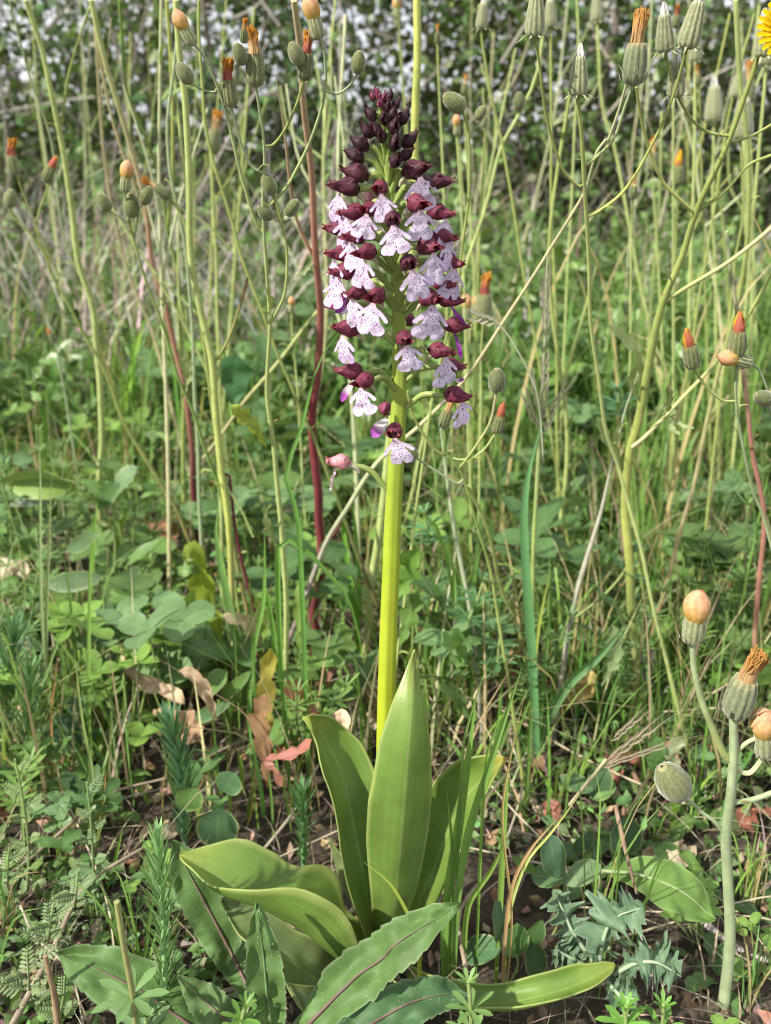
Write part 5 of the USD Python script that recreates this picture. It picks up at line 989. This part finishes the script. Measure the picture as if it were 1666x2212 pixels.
blades('thin grass before the folded left orchid leaf', [('560,1800 548,1700 540,1620', 8, (.16, .28, .06)), ('500,1800 495,1700 490,1640', 8, (.2, .33, .06)), ('590,1810 588,1740 580,1660', 7, (.14, .28, .06)), ('530,1800 545,1740 552,1650', 6, (.36, .30, .10)), ('630,1800 615,1700 612,1640', 7, (.15, .28, .06))])
blades('yellow green blade across the orchid base', [('905,2030 880,1970 840,1905 785,1862', 12, (.32, .42, .08))], Y=-.05)
# the brome grass right of the orchid
BR = thing('brome_grass', 'brome grass culm with violet green spikelets right of the orchid spike', 'grass')
Yb = gnd(1160, 1650)[1]
cul = np.array([at(x, y, Yb + (1600 - y) * 2e-5) for x, y in [(1158, 1640), (1150, 1400), (1152, 1200), (1160, 1050), (1168, 905), (1176, 755), (1180, 640), (1183, 540)]])
put(BR, 'culm', tube(cul, [(0, .0022), (.6, .0016), (1, .0005)], [(0, (.40, .36, .12)), (.5, (.24, .33, .10)), (1, (.30, .32, .22))], n=7, nu=40), STALK)
def spikelet(T, b, t, w, col=(.31, .33, .25), n=7):
    b, t = np.asarray(b), np.asarray(t); a = t - b; L = np.linalg.norm(a); a = a / L; x = unit(np.cross(a, (0, 1, .2)))
    g = G()
    for k in range(n):
        s = k / n; q = b + a * L * s * .62; sd = 1 if k % 2 else -1
        e = q + a * L * .30 + x * sd * w * .55
        sheet([q, .5 * (q + e) + x * sd * w * .35, e], [(0, .1 * w), (.45, .42 * w), (1, .03 * w)], (0, -1, 0), [(0, col), (.6, tuple(np.array(col) * (.95, .85, .95))), (1, (.40, .36, .32))], nu=6, nv=4, cup=.9, g=g)
        tube([e, e + a * L * .30 + x * sd * w * .4], [(0, w * .05), (1, w * .01)], (.40, .33, .32), n=3, nu=3, caps=False, g=g)
    put(T, 'spikelet', g, GRASS)
for (bx, by, tx, ty, w) in [(1178, 740, 1181, 590, 9), (1176, 850, 1178, 730, 10), (1172, 905, 1178, 820, 9), (1160, 925, 1122, 815, 9), (1180, 905, 1248, 796, 9), (1176, 930, 1192, 895, 8), (1178, 660, 1184, 545, 8), (1165, 900, 1140, 760, 6)]:
    spikelet(BR, at(bx, by, Yb + .01), at(tx, ty, Yb + .005), px(w, at(bx, by, Yb)))
BR2 = thing('brome_grass', 'fallen brome spikelets right of the folded orchid leaf', 'grass')
for (bx, by, tx, ty, w) in [(1300, 1650, 1450, 1540, 13), (1290, 1660, 1490, 1590, 9), (1320, 1600, 1400, 1530, 10)]:
    spikelet(BR2, at(bx, by, .03), at(tx, ty, .03), px(w, at(bx, by, .03)), (.36, .33, .24))
put(BR2, 'culm', tube([at(1230, 1740, .03), at(1270, 1690, .03), at(1310, 1640, .03)], .0012, (.4, .36, .22), n=5, nu=9), STALK)
BR3 = thing('brome_grass', 'nodding brome spikelet just right of the orchid spike', 'grass')
put(BR3, 'culm', tube([at(1175, 1000, .14), at(1160, 850, .14), at(1120, 760, .14), at(1075, 698, .14), at(1020, 676, .14)], .0006, (.32, .35, .24), n=5, nu=24), STALK)
spikelet(BR3, at(1075, 698, .14), at(1000, 674, .14), px(14, at(1040, 680, .14)), (.33, .35, .25))
# grey stems of cleavers
culm('violet grey ribbed stem slanting right of the orchid', '1195,1600 1233,1335 1265,1220 1298,1110 1322,1010 1350,900 1385,790', (14, 13, 11, 6, 3), 'purp>grey>grey>glauc', gnd(1195, 1600)[1], gnd(1195, 1600)[1] + .02, group=None)
culm('grey green jointed stem just right of the orchid leaf', '1042,1620 1033,1485 1023,1360 998,1225 978,1110 962,1020 950,900', (11, 10, 9, 5), 'grey>glauc', gnd(1042, 1620)[1], gnd(1042, 1620)[1] + .02, group=None)
culm('olive curved stem entering the clover right of the orchid', '1120,1360 1080,1260 1050,1140 1010,1050', (7, 8), 'olive', .26, .20, group=None)
# ------------------------------------------------------------------ more of the same weeds between and behind, one by one
rp = np.random.default_rng(5)
def proto_trifoliate(n, hw, L, col, seed):
    r = np.random.default_rng(seed)
    T = thing('clover', 'clover with rounded leaflets among the weeds behind', 'clover', 'clovers among the weeds')
    for k in range(n):
        th = r.uniform(0, 6.283); rad = r.uniform(.01, .05); h = r.uniform(.03, .12)
        b = np.array([math.cos(th) * rad, math.sin(th) * rad, h])
        put(T, 'petiole', tube([(0, 0, -.004), b * (.5, .5, .6), b], .0010, (.20, .30, .08), n=4, nu=6), STALK)
        tilt = r.uniform(-.5, .5, 2); c = tuple(np.array(col) * r.uniform(.7, 1.35)); o = r.uniform(0, 6.283)
        for j in range(3):
            a = o + 2.094 * j; d = np.array([math.cos(a), math.sin(a), tilt @ (math.cos(a), math.sin(a)) + .2]); l = L * r.uniform(.8, 1.15)
            leaflet(T, b, b + d * l, hw * r.uniform(.85, 1.1), (-tilt[0], -tilt[1] - .2, 1), c, seed=int(r.integers(99)), nu=8, nv=5, blunt=r.uniform(.5, 1))
    return T
def proto_grass(n, h, w, col, seed, spread=.03, lab='grass tuft of narrow blades among the weeds', name='grass_tuft', grp='grass tufts among the weeds'):
    r = np.random.default_rng(seed); T = thing(name, lab, 'grass', grp)
    for k in range(n):
        th = r.uniform(0, 6.283); b = np.array([r.normal(0, spread * .4), r.normal(0, spread * .4), -.004]); d = np.array([math.cos(th), math.sin(th), 0]); hh = h * r.uniform(.45, 1.1); ln = r.uniform(.05, .45) * hh
        P = [b, b + d * ln * .25 + (0, 0, hh * .5), b + d * ln * .7 + (0, 0, hh * .88), b + d * ln * 1.25 + (0, 0, hh * r.uniform(.85, 1.05))]
        c = np.array(col) * r.uniform(.7, 1.35)
        if r.random() < .18: c = np.array((.42, .36, .18)) * r.uniform(.7, 1.1)
        hw = w * r.uniform(.6, 1.2)
        put(T, 'blade', sheet(P, [(0, .6 * hw), (.4, hw), (.8, .65 * hw), (1, .04 * hw)], np.cross(d, (0, 0, 1)) * r.uniform(-1, 1) + d * -1 + (0, 0, .3), [(0, tuple(c * 1.05)), (1, tuple(c))], nu=9, nv=3, cup=.6), GRASS)
    return T
def proto_rosette(n, L, hw, col, seed):
    r = np.random.default_rng(seed); T = thing('leafy_weed', 'low weed with toothed leaves among the grass', 'leafy weed', 'low toothed weeds')
    for k in range(n):
        th = r.uniform(0, 6.283); d = np.array([math.cos(th), math.sin(th), 0]); l = L * r.uniform(.6, 1.1); up = r.uniform(.2, 1.1)
        lobed_leaf(T, np.array([(0, 0, 0), d * l * .5 + (0, 0, l * .4 * up), d * l * .9 + (0, 0, l * .5 * up), d * l * 1.15 + (0, 0, l * .4 * up)]), hw * r.uniform(.7, 1.2), (-d[0] * .4, -d[1] * .4, 1), tuple(np.array(col) * r.uniform(.7, 1.3)), nl=3, seed=int(r.integers(99)), jag=.3, depth=r.uniform(.2, .6))
    return T
def proto_cleavers(n, col, seed):
    r = np.random.default_rng(seed); T = thing('cleavers', 'cleavers with whorled little leaves among the weeds', 'cleavers', 'cleavers among the weeds')
    for k in range(n):
        th = r.uniform(0, 6.283); d = np.array([math.cos(th), math.sin(th), 0]); h = r.uniform(.07, .17)
        P = np.array([(0, 0, -.004), d * .02 + (0, 0, h * .5), d * .045 + (0, 0, h)])
        put(T, 'stem', tube(P, .0008, (.2, .3, .1), n=4, nu=8), STALK); S = spline(P, 50)
        for s in (.35, .6, .82, .98):
            q = S[int(s * 49)]; m = 7
            for j in range(m):
                a = 6.283 * j / m + s * 9; e = np.array([math.cos(a), math.sin(a), .35 if s < .9 else .9]); l = .017 * r.uniform(.8, 1.2) * (1 if s < .9 else .6)
                put(T, 'leaf', sheet([q, q + e * l * .55, q + e * l], [(0, .05 * l), (.7, .14 * l), (1, .01 * l)], (0, 0, 1), tuple(np.array(col) * r.uniform(.8, 1.2)), nu=5, nv=3, cup=.4), LEAF)
    return T
def proto_dead(L, hw, col, seed):
    r = np.random.default_rng(seed); T = thing('dead_leaf', 'crumpled brown dead leaf on the ground under the weeds', 'dead leaf', 'dead leaves on the ground')
    lobed_leaf(T, np.array([(0, 0, .004), (L * .35, .006, .014), (L * .7, -.004, .012), (L, .01, .006)]), hw, (.1, -.3, .9), col, nl=3, seed=seed, mat=DRY, cup=.9, jag=1.0, name='leaf_blade', depth=.45)
    return T
def proto_twig(L, r0, col, seed):
    r = np.random.default_rng(seed); T = thing('dry_twig', 'thin dry stalk lying among the weeds', 'twig', 'dry stalks lying on the ground')
    P = np.array([(0, 0, .004), (L * .33, r.normal(0, .005), r.uniform(.006, .014)), (L * .66, r.normal(0, .006), r.uniform(.006, .016)), (L, r.normal(0, .010), r.uniform(.004, .016))])
    put(T, 'wood', tube(P, [(0, r0), (1, r0 * .6)], col, n=5, nu=12), DRY)
    return T
PRO = {
    'clover': [proto_trifoliate(7, .0105, .026, (.12, .22, .06), 1), proto_trifoliate(5, .0125, .032, (.125, .22, .09), 2), proto_trifoliate(8, .008, .020, (.14, .25, .05), 3), proto_trifoliate(5, .0105, .038, (.075, .155, .05), 4)],
    'grass_tuft': [proto_grass(16, .20, .0021, (.13, .25, .055), 1), proto_grass(12, .28, .0028, (.12, .25, .075), 2), proto_grass(18, .14, .0017, (.16, .29, .055), 3), proto_grass(12, .34, .0024, (.14, .26, .06), 4, .05)],
    'leafy_weed': [proto_rosette(7, .06, .013, (.12, .22, .055), 1), proto_rosette(6, .085, .017, (.10, .195, .065), 2), proto_rosette(8, .045, .011, (.18, .29, .055), 3)],
    'cleavers': [proto_cleavers(4, (.13, .235, .075), 1), proto_cleavers(3, (.15, .27, .065), 2)],
    'dead_leaf': [proto_dead(.05, .014, (.36, .25, .16), 31), proto_dead(.038, .013, (.30, .19, .12), 32), proto_dead(.045, .010, (.46, .38, .27), 33), proto_dead(.03, .012, (.30, .13, .09), 34)],
    'dry_twig': [proto_twig(.16, .0011, (.42, .37, .29), 41), proto_twig(.11, .0016, (.32, .26, .20), 42), proto_twig(.22, .0009, (.48, .42, .30), 43), proto_twig(.09, .0010, (.22, .16, .12), 44)],
}
LABS = {k: (dict(stage.GetPrimAtPath(v[0]).GetCustomData())) for k, v in PRO.items()}
LOOK = {'clover': ['mid green clover', 'bluish clover', 'small yellow green clover', 'dark long leaved clover'], 'grass_tuft': ['green grass tuft', 'tall bluish grass tuft', 'short bright grass tuft', 'tall sparse grass tuft'],
        'leafy_weed': ['toothed green weed', 'large toothed dark weed', 'small light toothed weed'], 'cleavers': ['whorled cleavers sprig', 'light cleavers sprig'],
        'dead_leaf': ['tan crumpled dead leaf', 'brown dead leaf', 'pale narrow dead leaf', 'rust red dead leaf'], 'dry_twig': ['grey dry stalk', 'short brown stalk', 'long pale straw stalk', 'dark thin stick']}
first = {p: True for v in PRO.values() for p in v}
def strew(kind, x, y, scale, rz, tilt=0.0, dz=0.0):
    i = int(rp.integers(len(PRO[kind]))); src = PRO[kind][i]
    loc = on_ground(x, y, dz)
    place = ('close by at the ' if y < .3 else 'in the middle distance ' if y < .85 else 'farther back ') + ('left' if x < -.22 else 'right' if x > .22 else 'behind the orchid' if y > .1 else 'beside the orchid')
    if y < .3: place = place.replace('at the behind', 'just behind').replace('at the beside', 'just beside')
    d = dict(label=LOOK[kind][i] + ', ' + place, category=LABS[kind]['category'], group=LOOK[kind][i] + 's ' + place)
    if first[src]:
        X = UsdGeom.Xformable(stage.GetPrimAtPath(src)); first[src] = False
        tag(X, d['label'], None, d['group'])
        X.AddTranslateOp(opSuffix='put').Set(Gf.Vec3d(*map(float, loc))); X.AddRotateZOp(opSuffix='put').Set(rz); X.AddRotateXOp(opSuffix='put').Set(tilt); X.AddScaleOp(opSuffix='put').Set(Gf.Vec3f(scale, scale, scale))
    else:
        copy_of(src, kind, d['label'], d['category'], d['group'], loc, rz, scale, tilt)
def spots_in(n, y0, y1, power=1.0):
    """Points of the ground inside the view, evenly spread over the picture or the ground."""
    out = []
    while len(out) < n:
        y = y0 + (y1 - y0) * rp.random() ** power; half = (y + .42) * .47 + .06
        out.append((rp.uniform(-half, half), y))
    return out
for x, y in spots_in(125, .20, 1.9, 1.0): strew('clover', x, y, rp.uniform(.75, 1.25) * (1 + .7 * min(1, max(0, y - .45))), rp.uniform(0, 360))
for x, y in spots_in(150, .25, 2.0, 1.0):
    if x < -.03 and y < .72: continue         # the big clovers stand free at the left
    strew('grass_tuft', x, y, rp.uniform(.6, 1.15), rp.uniform(0, 360))
for x, y in spots_in(60, .55, 2.0):       # the grass is thickest on the right
    strew('grass_tuft', abs(x) * .9 + .12, y, rp.uniform(.8, 1.2), rp.uniform(0, 360))
for x, y in spots_in(30, -.05, .35): strew('grass_tuft', x if abs(x) > .1 else x + .2 * (1 if x > 0 else -1), y, rp.uniform(.25, .5), rp.uniform(0, 360))
for x, y in spots_in(34, -.1, .3): strew('leafy_weed' if rp.random() < .6 else 'clover', x if abs(x) > .11 else x + .16 * (1 if x > 0 else -1), y, rp.uniform(.3, .6), rp.uniform(0, 360))
for x, y in spots_in(160, .25, 1.9, 1.0): strew('leafy_weed', x, y, rp.uniform(.7, 1.2) * (1 + .8 * min(1, max(0, y - .45))), rp.uniform(0, 360))
for x, y in spots_in(30, .12, 1.0): strew('cleavers', x, y, rp.uniform(.7, 1.2), rp.uniform(0, 360))
for x, y in spots_in(90, .05, 1.5): strew('dead_leaf', x, y, rp.uniform(.6, 1.2), rp.uniform(0, 360), rp.uniform(-25, 25))
for x, y in spots_in(120, -.12, 1.7): strew('dry_twig', x, y, rp.uniform(.5, 1.3), rp.uniform(0, 360), 0, rp.uniform(0, .02))

# ------------------------------------------------------------------ what nobody could count
def stuff(name, label, g, mat, cat=None):
    tag(stage.GetPrimAtPath(put('/World', name, g, mat)), label, cat or name.replace('_', ' '), kind='stuff')
def many(items):
    """Joins many small sheets quickly: items = list of (G)"""
    o = G()
    for i in items: o.join(i)
    return o
def leafmass(pts, size, col, var, r, flat=.4, asp=.55):
    """Leaf-sized faces (folded along the middle) at pts, one colour each."""
    n = len(pts); d = unit(r.normal(size=(n, 3))); nn = unit(r.normal(size=(n, 3)) + np.array([0, -.3, 1.0 / max(flat, .05) * .4])); s = unit(np.cross(d, nn)); d = unit(np.cross(nn, s))
    L = (size * r.uniform(.6, 1.3, n))[:, None]
    v = np.stack([pts - d * L * .5, pts + s * L * asp * .5 - nn * L * .08, pts + d * L * .5, pts - s * L * asp * .5 - nn * L * .08, pts + nn * L * .03], 1)
    f = np.array([[0, 1, 4], [1, 2, 4], [2, 3, 4], [3, 0, 4]])
    c = np.asarray(col)[None] * (1 + var * r.normal(size=(n, 1))) * (1 + .12 * r.normal(size=(n, 3)))
    g = G(); g.add(v.reshape(-1, 3), (f[None] + 5 * np.arange(n)[:, None, None]).reshape(-1, 3), np.zeros((5 * n, 2)), np.repeat(np.clip(c, .01, .9), 5, 0))
    return g
def bladesmass(base, h, w, col, var, r, lean=.35, seg=4, dirs=None):
    """Many grass blades or straws as curved strips."""
    n = len(base); th = r.uniform(0, 6.283, n); d = np.stack([np.cos(th), np.sin(th), 0 * th], 1) if dirs is None else dirs
    hh = h * r.uniform(.5, 1.2, n); ln = np.minimum(np.abs(r.normal(0, lean, n)) * hh, .30)[:, None]; s0 = np.cross(d, (0, 0, 1)); a = r.uniform(0, 6.283, n)[:, None]
    side = unit(s0 * np.cos(a) + d * np.sin(a)) * (w * r.uniform(.6, 1.3, n))[:, None]
    V = []
    for k in range(seg + 1):
        u = k / seg; p = base + d * ln * (u ** 1.7) + np.array([0, 0, 1.0]) * (hh[:, None] * (u - .22 * (ln / np.maximum(hh[:, None], 1e-6)) * u ** 2.5)); ww = side * (1 - u ** 2.2 * .95)
        V += [p - ww, p + ww]
    V = np.stack(V, 1); f = []
    for k in range(seg): f += [[2 * k, 2 * k + 1, 2 * k + 3], [2 * k, 2 * k + 3, 2 * k + 2]]
    c = np.asarray(col)[None] * (1 + var * r.normal(size=(n, 1))) * (1 + .10 * r.normal(size=(n, 3)))
    m = 2 * (seg + 1); g = G()
    return g.add(V.reshape(-1, 3), (np.array(f)[None] + m * np.arange(n)[:, None, None]).reshape(-1, 3), np.zeros((n * m, 2)), np.repeat(np.clip(c, .01, .9), m, 0))
def field(n, y0, y1, power, r, pad=.08, wide=.47):
    y = y0 + (y1 - y0) * r.random(n) ** power; x = r.uniform(-1, 1, n) * ((y + .42) * wide + pad)
    return np.stack([x, y, ground_h(x, y)], 1)
rg = np.random.default_rng(77)
p = field(9000, -.16, 1.4, 1.0, rg); p[:, 2] += .003
g = G()
tw = bladesmass(p[:3000], .032, .0006, (.30, .25, .19), .4, rg, lean=2.0)
g.join(tw)
g.join(leafmass(p[5200:] + (0, 0, .002), .011, (.27, .19, .125), .35, rg, flat=.3))
stuff('plant_litter', 'dry bits of straw and leaf scattered over the soil', g, DRY, 'litter')
p = field(17000, -.12, 1.5, 1.0, rg); keep = meshkit.noise(p * 7, 3) > .52 - .35 * np.clip(p[:, 1] + .05, 0, .8); p = p[keep]
p[:, 2] += rg.uniform(.003, .05, len(p)) * np.clip(p[:, 1] * 1.5, .3, 1)
g = leafmass(p, .013, (.10, .19, .06), .30, rg, flat=.5)
stuff('ground_cover', 'low tiny leaved ground cover under the weeds', g, LEAF, 'ground cover')
p = field(5200, .12, 1.5, 1.0, rg)
p = p[:4400]; p = p[~((p[:, 0] < -.03) & (p[:, 1] > .2) & (p[:, 1] < .7) & (rg.random(len(p)) < .75))]; g = bladesmass(p[:1500], .15, .0014, (.13, .25, .06), .28, rg, lean=.4); g.join(bladesmass(p[1500:2700], .17, .0011, (.40, .36, .22), .25, rg, lean=.7)); g.join(bladesmass(p[2700:], .07, .0018, (.16, .28, .05), .3, rg, lean=.5))
stuff('meadow_grass', 'fine green and dry grass between the weeds', g, GRASS, 'grass')
p = field(9000, 1.5, 3.6, 1.0, rg, pad=.5)
right = np.clip(.5 + p[:, 0] * .5, .18, 1)
k = rg.random(len(p)) < right
g = bladesmass(p[k], .26, .0030, (.105, .215, .055), .28, rg, lean=.45)
g.join(leafmass(p[~k] + np.stack([0 * p[~k][:, 0], 0 * p[~k][:, 0], rg.uniform(.02, .22, (~k).sum())], 1), .045, (.085, .16, .055), .3, rg, flat=.5))
stuff('far_meadow', 'green grass and leaves of the meadow in front of the hedge', g, FAR, 'grass')
# leafy tangle at knee height between the meadow and the hedge
p = field(20000, .9, 3.3, 1.0, rg, pad=.4); cl = meshkit.noise(p * (2.6, 2.6, 0) + 5.5, 4) * .6 + meshkit.noise(p * (7, 7, 0), 6) * .4
hh = np.clip((cl - .36) * 1.5, 0, .42) * np.clip((p[:, 1] - .6) / .8, .25, 1.25) ; k = hh > .02; p, hh = p[k], hh[k]
p[:, 2] += hh * rg.random(len(p)) ** .7 + .01
tone = meshkit.noise(p * (3, 3, 1) + 2.2, 8)[:, None]
g = leafmass(p, .034, (1, 1, 1), .0, rg, flat=.6)
v, f, t, c = g.arr(); cc = np.array((.085, .165, .05)) * (1 - tone) + np.array((.16, .26, .075)) * tone; cc = cc * (1 + .3 * rg.normal(size=(len(p), 1)))
g = G().add(v, f, t, np.repeat(np.clip(cc, .01, .6), 5, 0))
q = p[::5] * (1, 1, 0); q[:, 2] = ground_h(q[:, 0], q[:, 1]); g.join(bladesmass(q, .26, .0028, (.15, .27, .065), .3, rg, lean=.5))
stuff('leafy_tangle', 'tangle of leafy green weeds between the meadow and the hedge', g, FAR, 'weeds')
# dry grey straw, thick at the left in front of the hedge
p = field(2400, 1.2, 3.0, 1.0, rg, pad=.5); keep = rg.random(len(p)) < np.where(p[:, 0] < .0, .7, .12); p = p[keep]
dirs = unit(np.stack([rg.normal(.15, 1, len(p)), rg.normal(0, .6, len(p)), 0 * p[:, 0]], 1))
g = bladesmass(p, .50, .0026, (.40, .36, .32), .28, rg, lean=.75, dirs=dirs)
p2 = p[rg.random(len(p)) < .4]; g.join(bladesmass(p2 + (0, 0, .10), .30, .0026, (.46, .42, .37), .25, rg, lean=1.8))
stuff('dry_straw', 'tangle of dry grey straw in front of the hedge', g, DRY, 'straw')

# ------------------------------------------------------------------ the hedge
def shrub(label, x, y, w, h, col, seed, n=2600, size=.034):
    r = np.random.default_rng(seed); T = thing('hedge_shrub', label, 'shrub', None); b = on_ground(x, y)
    for k in range(9):
        th = r.uniform(0, 6.283); e = b + np.array([math.cos(th) * w * .4, math.sin(th) * w * .3, h * r.uniform(.7, 1.0)]); m = .5 * (b + e) + (r.normal(0, .1), r.normal(0, .1), 0)
        put(T, 'trunk' if k == 0 else 'limb', tube([b + (r.normal(0, .08), r.normal(0, .08), -.03), m, e], [(0, .013 * r.uniform(.6, 1.4)), (1, .003)], (.20, .17, .15), n=5, nu=12), BARK)
    tw = G()
    for k in range(210):
        q = b + np.array([r.normal(0, w * .3), r.normal(0, w * .22), h * r.uniform(.08, .95)]); d = unit(np.array([r.normal(0, 1), r.normal(0, .6), r.normal(.5, .7)])) * r.uniform(.15, .45)
        tube([q, q + d * .5 + r.normal(0, .02, 3), q + d], [(0, .0042), (1, .0014)], tuple(np.array((.36, .32, .29)) * r.uniform(.6, 1.4)), n=4, nu=4, caps=False, g=tw)
    put(T, 'twigs', tw, BARK); stage.GetPrimAtPath(T + '/twigs').SetCustomDataByKey('kind', 'stuff')
    pts = []
    while sum(map(len, pts)) < n:
        q = r.uniform(-1, 1, (6000, 3)); q = q[(q[:, 0] ** 2 + q[:, 1] ** 2 + np.clip(q[:, 2], -.2, 1) ** 2) < 1]
        P = b + np.stack([q[:, 0] * w * .62, q[:, 1] * w * .42, h * (.52 + .52 * q[:, 2])], 1)
        nz = meshkit.noise(P * 2.4, seed % 7) * .62 + meshkit.noise(P * 9.0, seed % 5) * .38
        pts.append(P[(nz > .40 + .12 * np.clip((P[:, 2] - b[2] - .45) / .5, 0, 1)) & (P[:, 2] > b[2] + .03)])
    P = np.vstack(pts)[:n]
    tag(stage.GetPrimAtPath(put(T, 'foliage', leafmass(P, size, col, .32, r, flat=1.2, asp=.62), FAR)), kind='stuff')
HS = [(-1.9, 3.1, 1.3, 1.7, 'small leaved dark shrub at the left end of the hedge'), (-1.25, 3.4, 1.2, 1.75, 'twiggy grey green shrub with sky gaps, second in the hedge'), (-.62, 3.0, 1.1, 1.9, 'dark shrub behind the left flower stalks'), (.02, 3.4, 1.1, 1.9, 'shrub straight behind the orchid spike'),
      (.65, 3.1, 1.1, 1.85, 'olive green shrub right of the orchid spike'), (1.25, 3.4, 1.2, 1.85, 'dark shrub behind the right seed heads'), (1.9, 3.1, 1.3, 1.8, 'dense shrub at the right end of the hedge'), (-2.8, 3.7, 1.6, 1.9, 'shrub beyond the left edge of the view'), (2.8, 3.7, 1.6, 1.9, 'shrub beyond the right edge of the view')]
for k, (x, y, w, h, lab) in enumerate(HS):
    shrub(lab, x, y, w, h, [(.095, .155, .05), (.14, .17, .09), (.10, .165, .06), (.155, .205, .07)][k % 4], 60 + k, n=7000, size=.044)
rb = np.random.default_rng(8)
for k in range(26):      # bramble canes and dead stalks leaning before the hedge
    x = rb.uniform(-2.1, 2.1) if k % 3 else rb.uniform(-2.1, -.2); y = rb.uniform(2.0, 3.3); b = on_ground(x, y, -.02); e = b + np.array([rb.normal(.1, .45), rb.normal(0, .2), rb.uniform(.6, 1.3)])
    T = thing('dead_stalk', 'leaning dead grey stalk in front of the hedge', 'dead stalk', 'dead stalks before the hedge')
    put(T, 'stalk', tube([b, .5 * (b + e) + (rb.normal(0, .05), 0, .08), e], [(0, .0050), (1, .0024)], tuple(np.array((.36, .31, .29)) * rb.uniform(.7, 1.25)), n=5, nu=12), DRY)
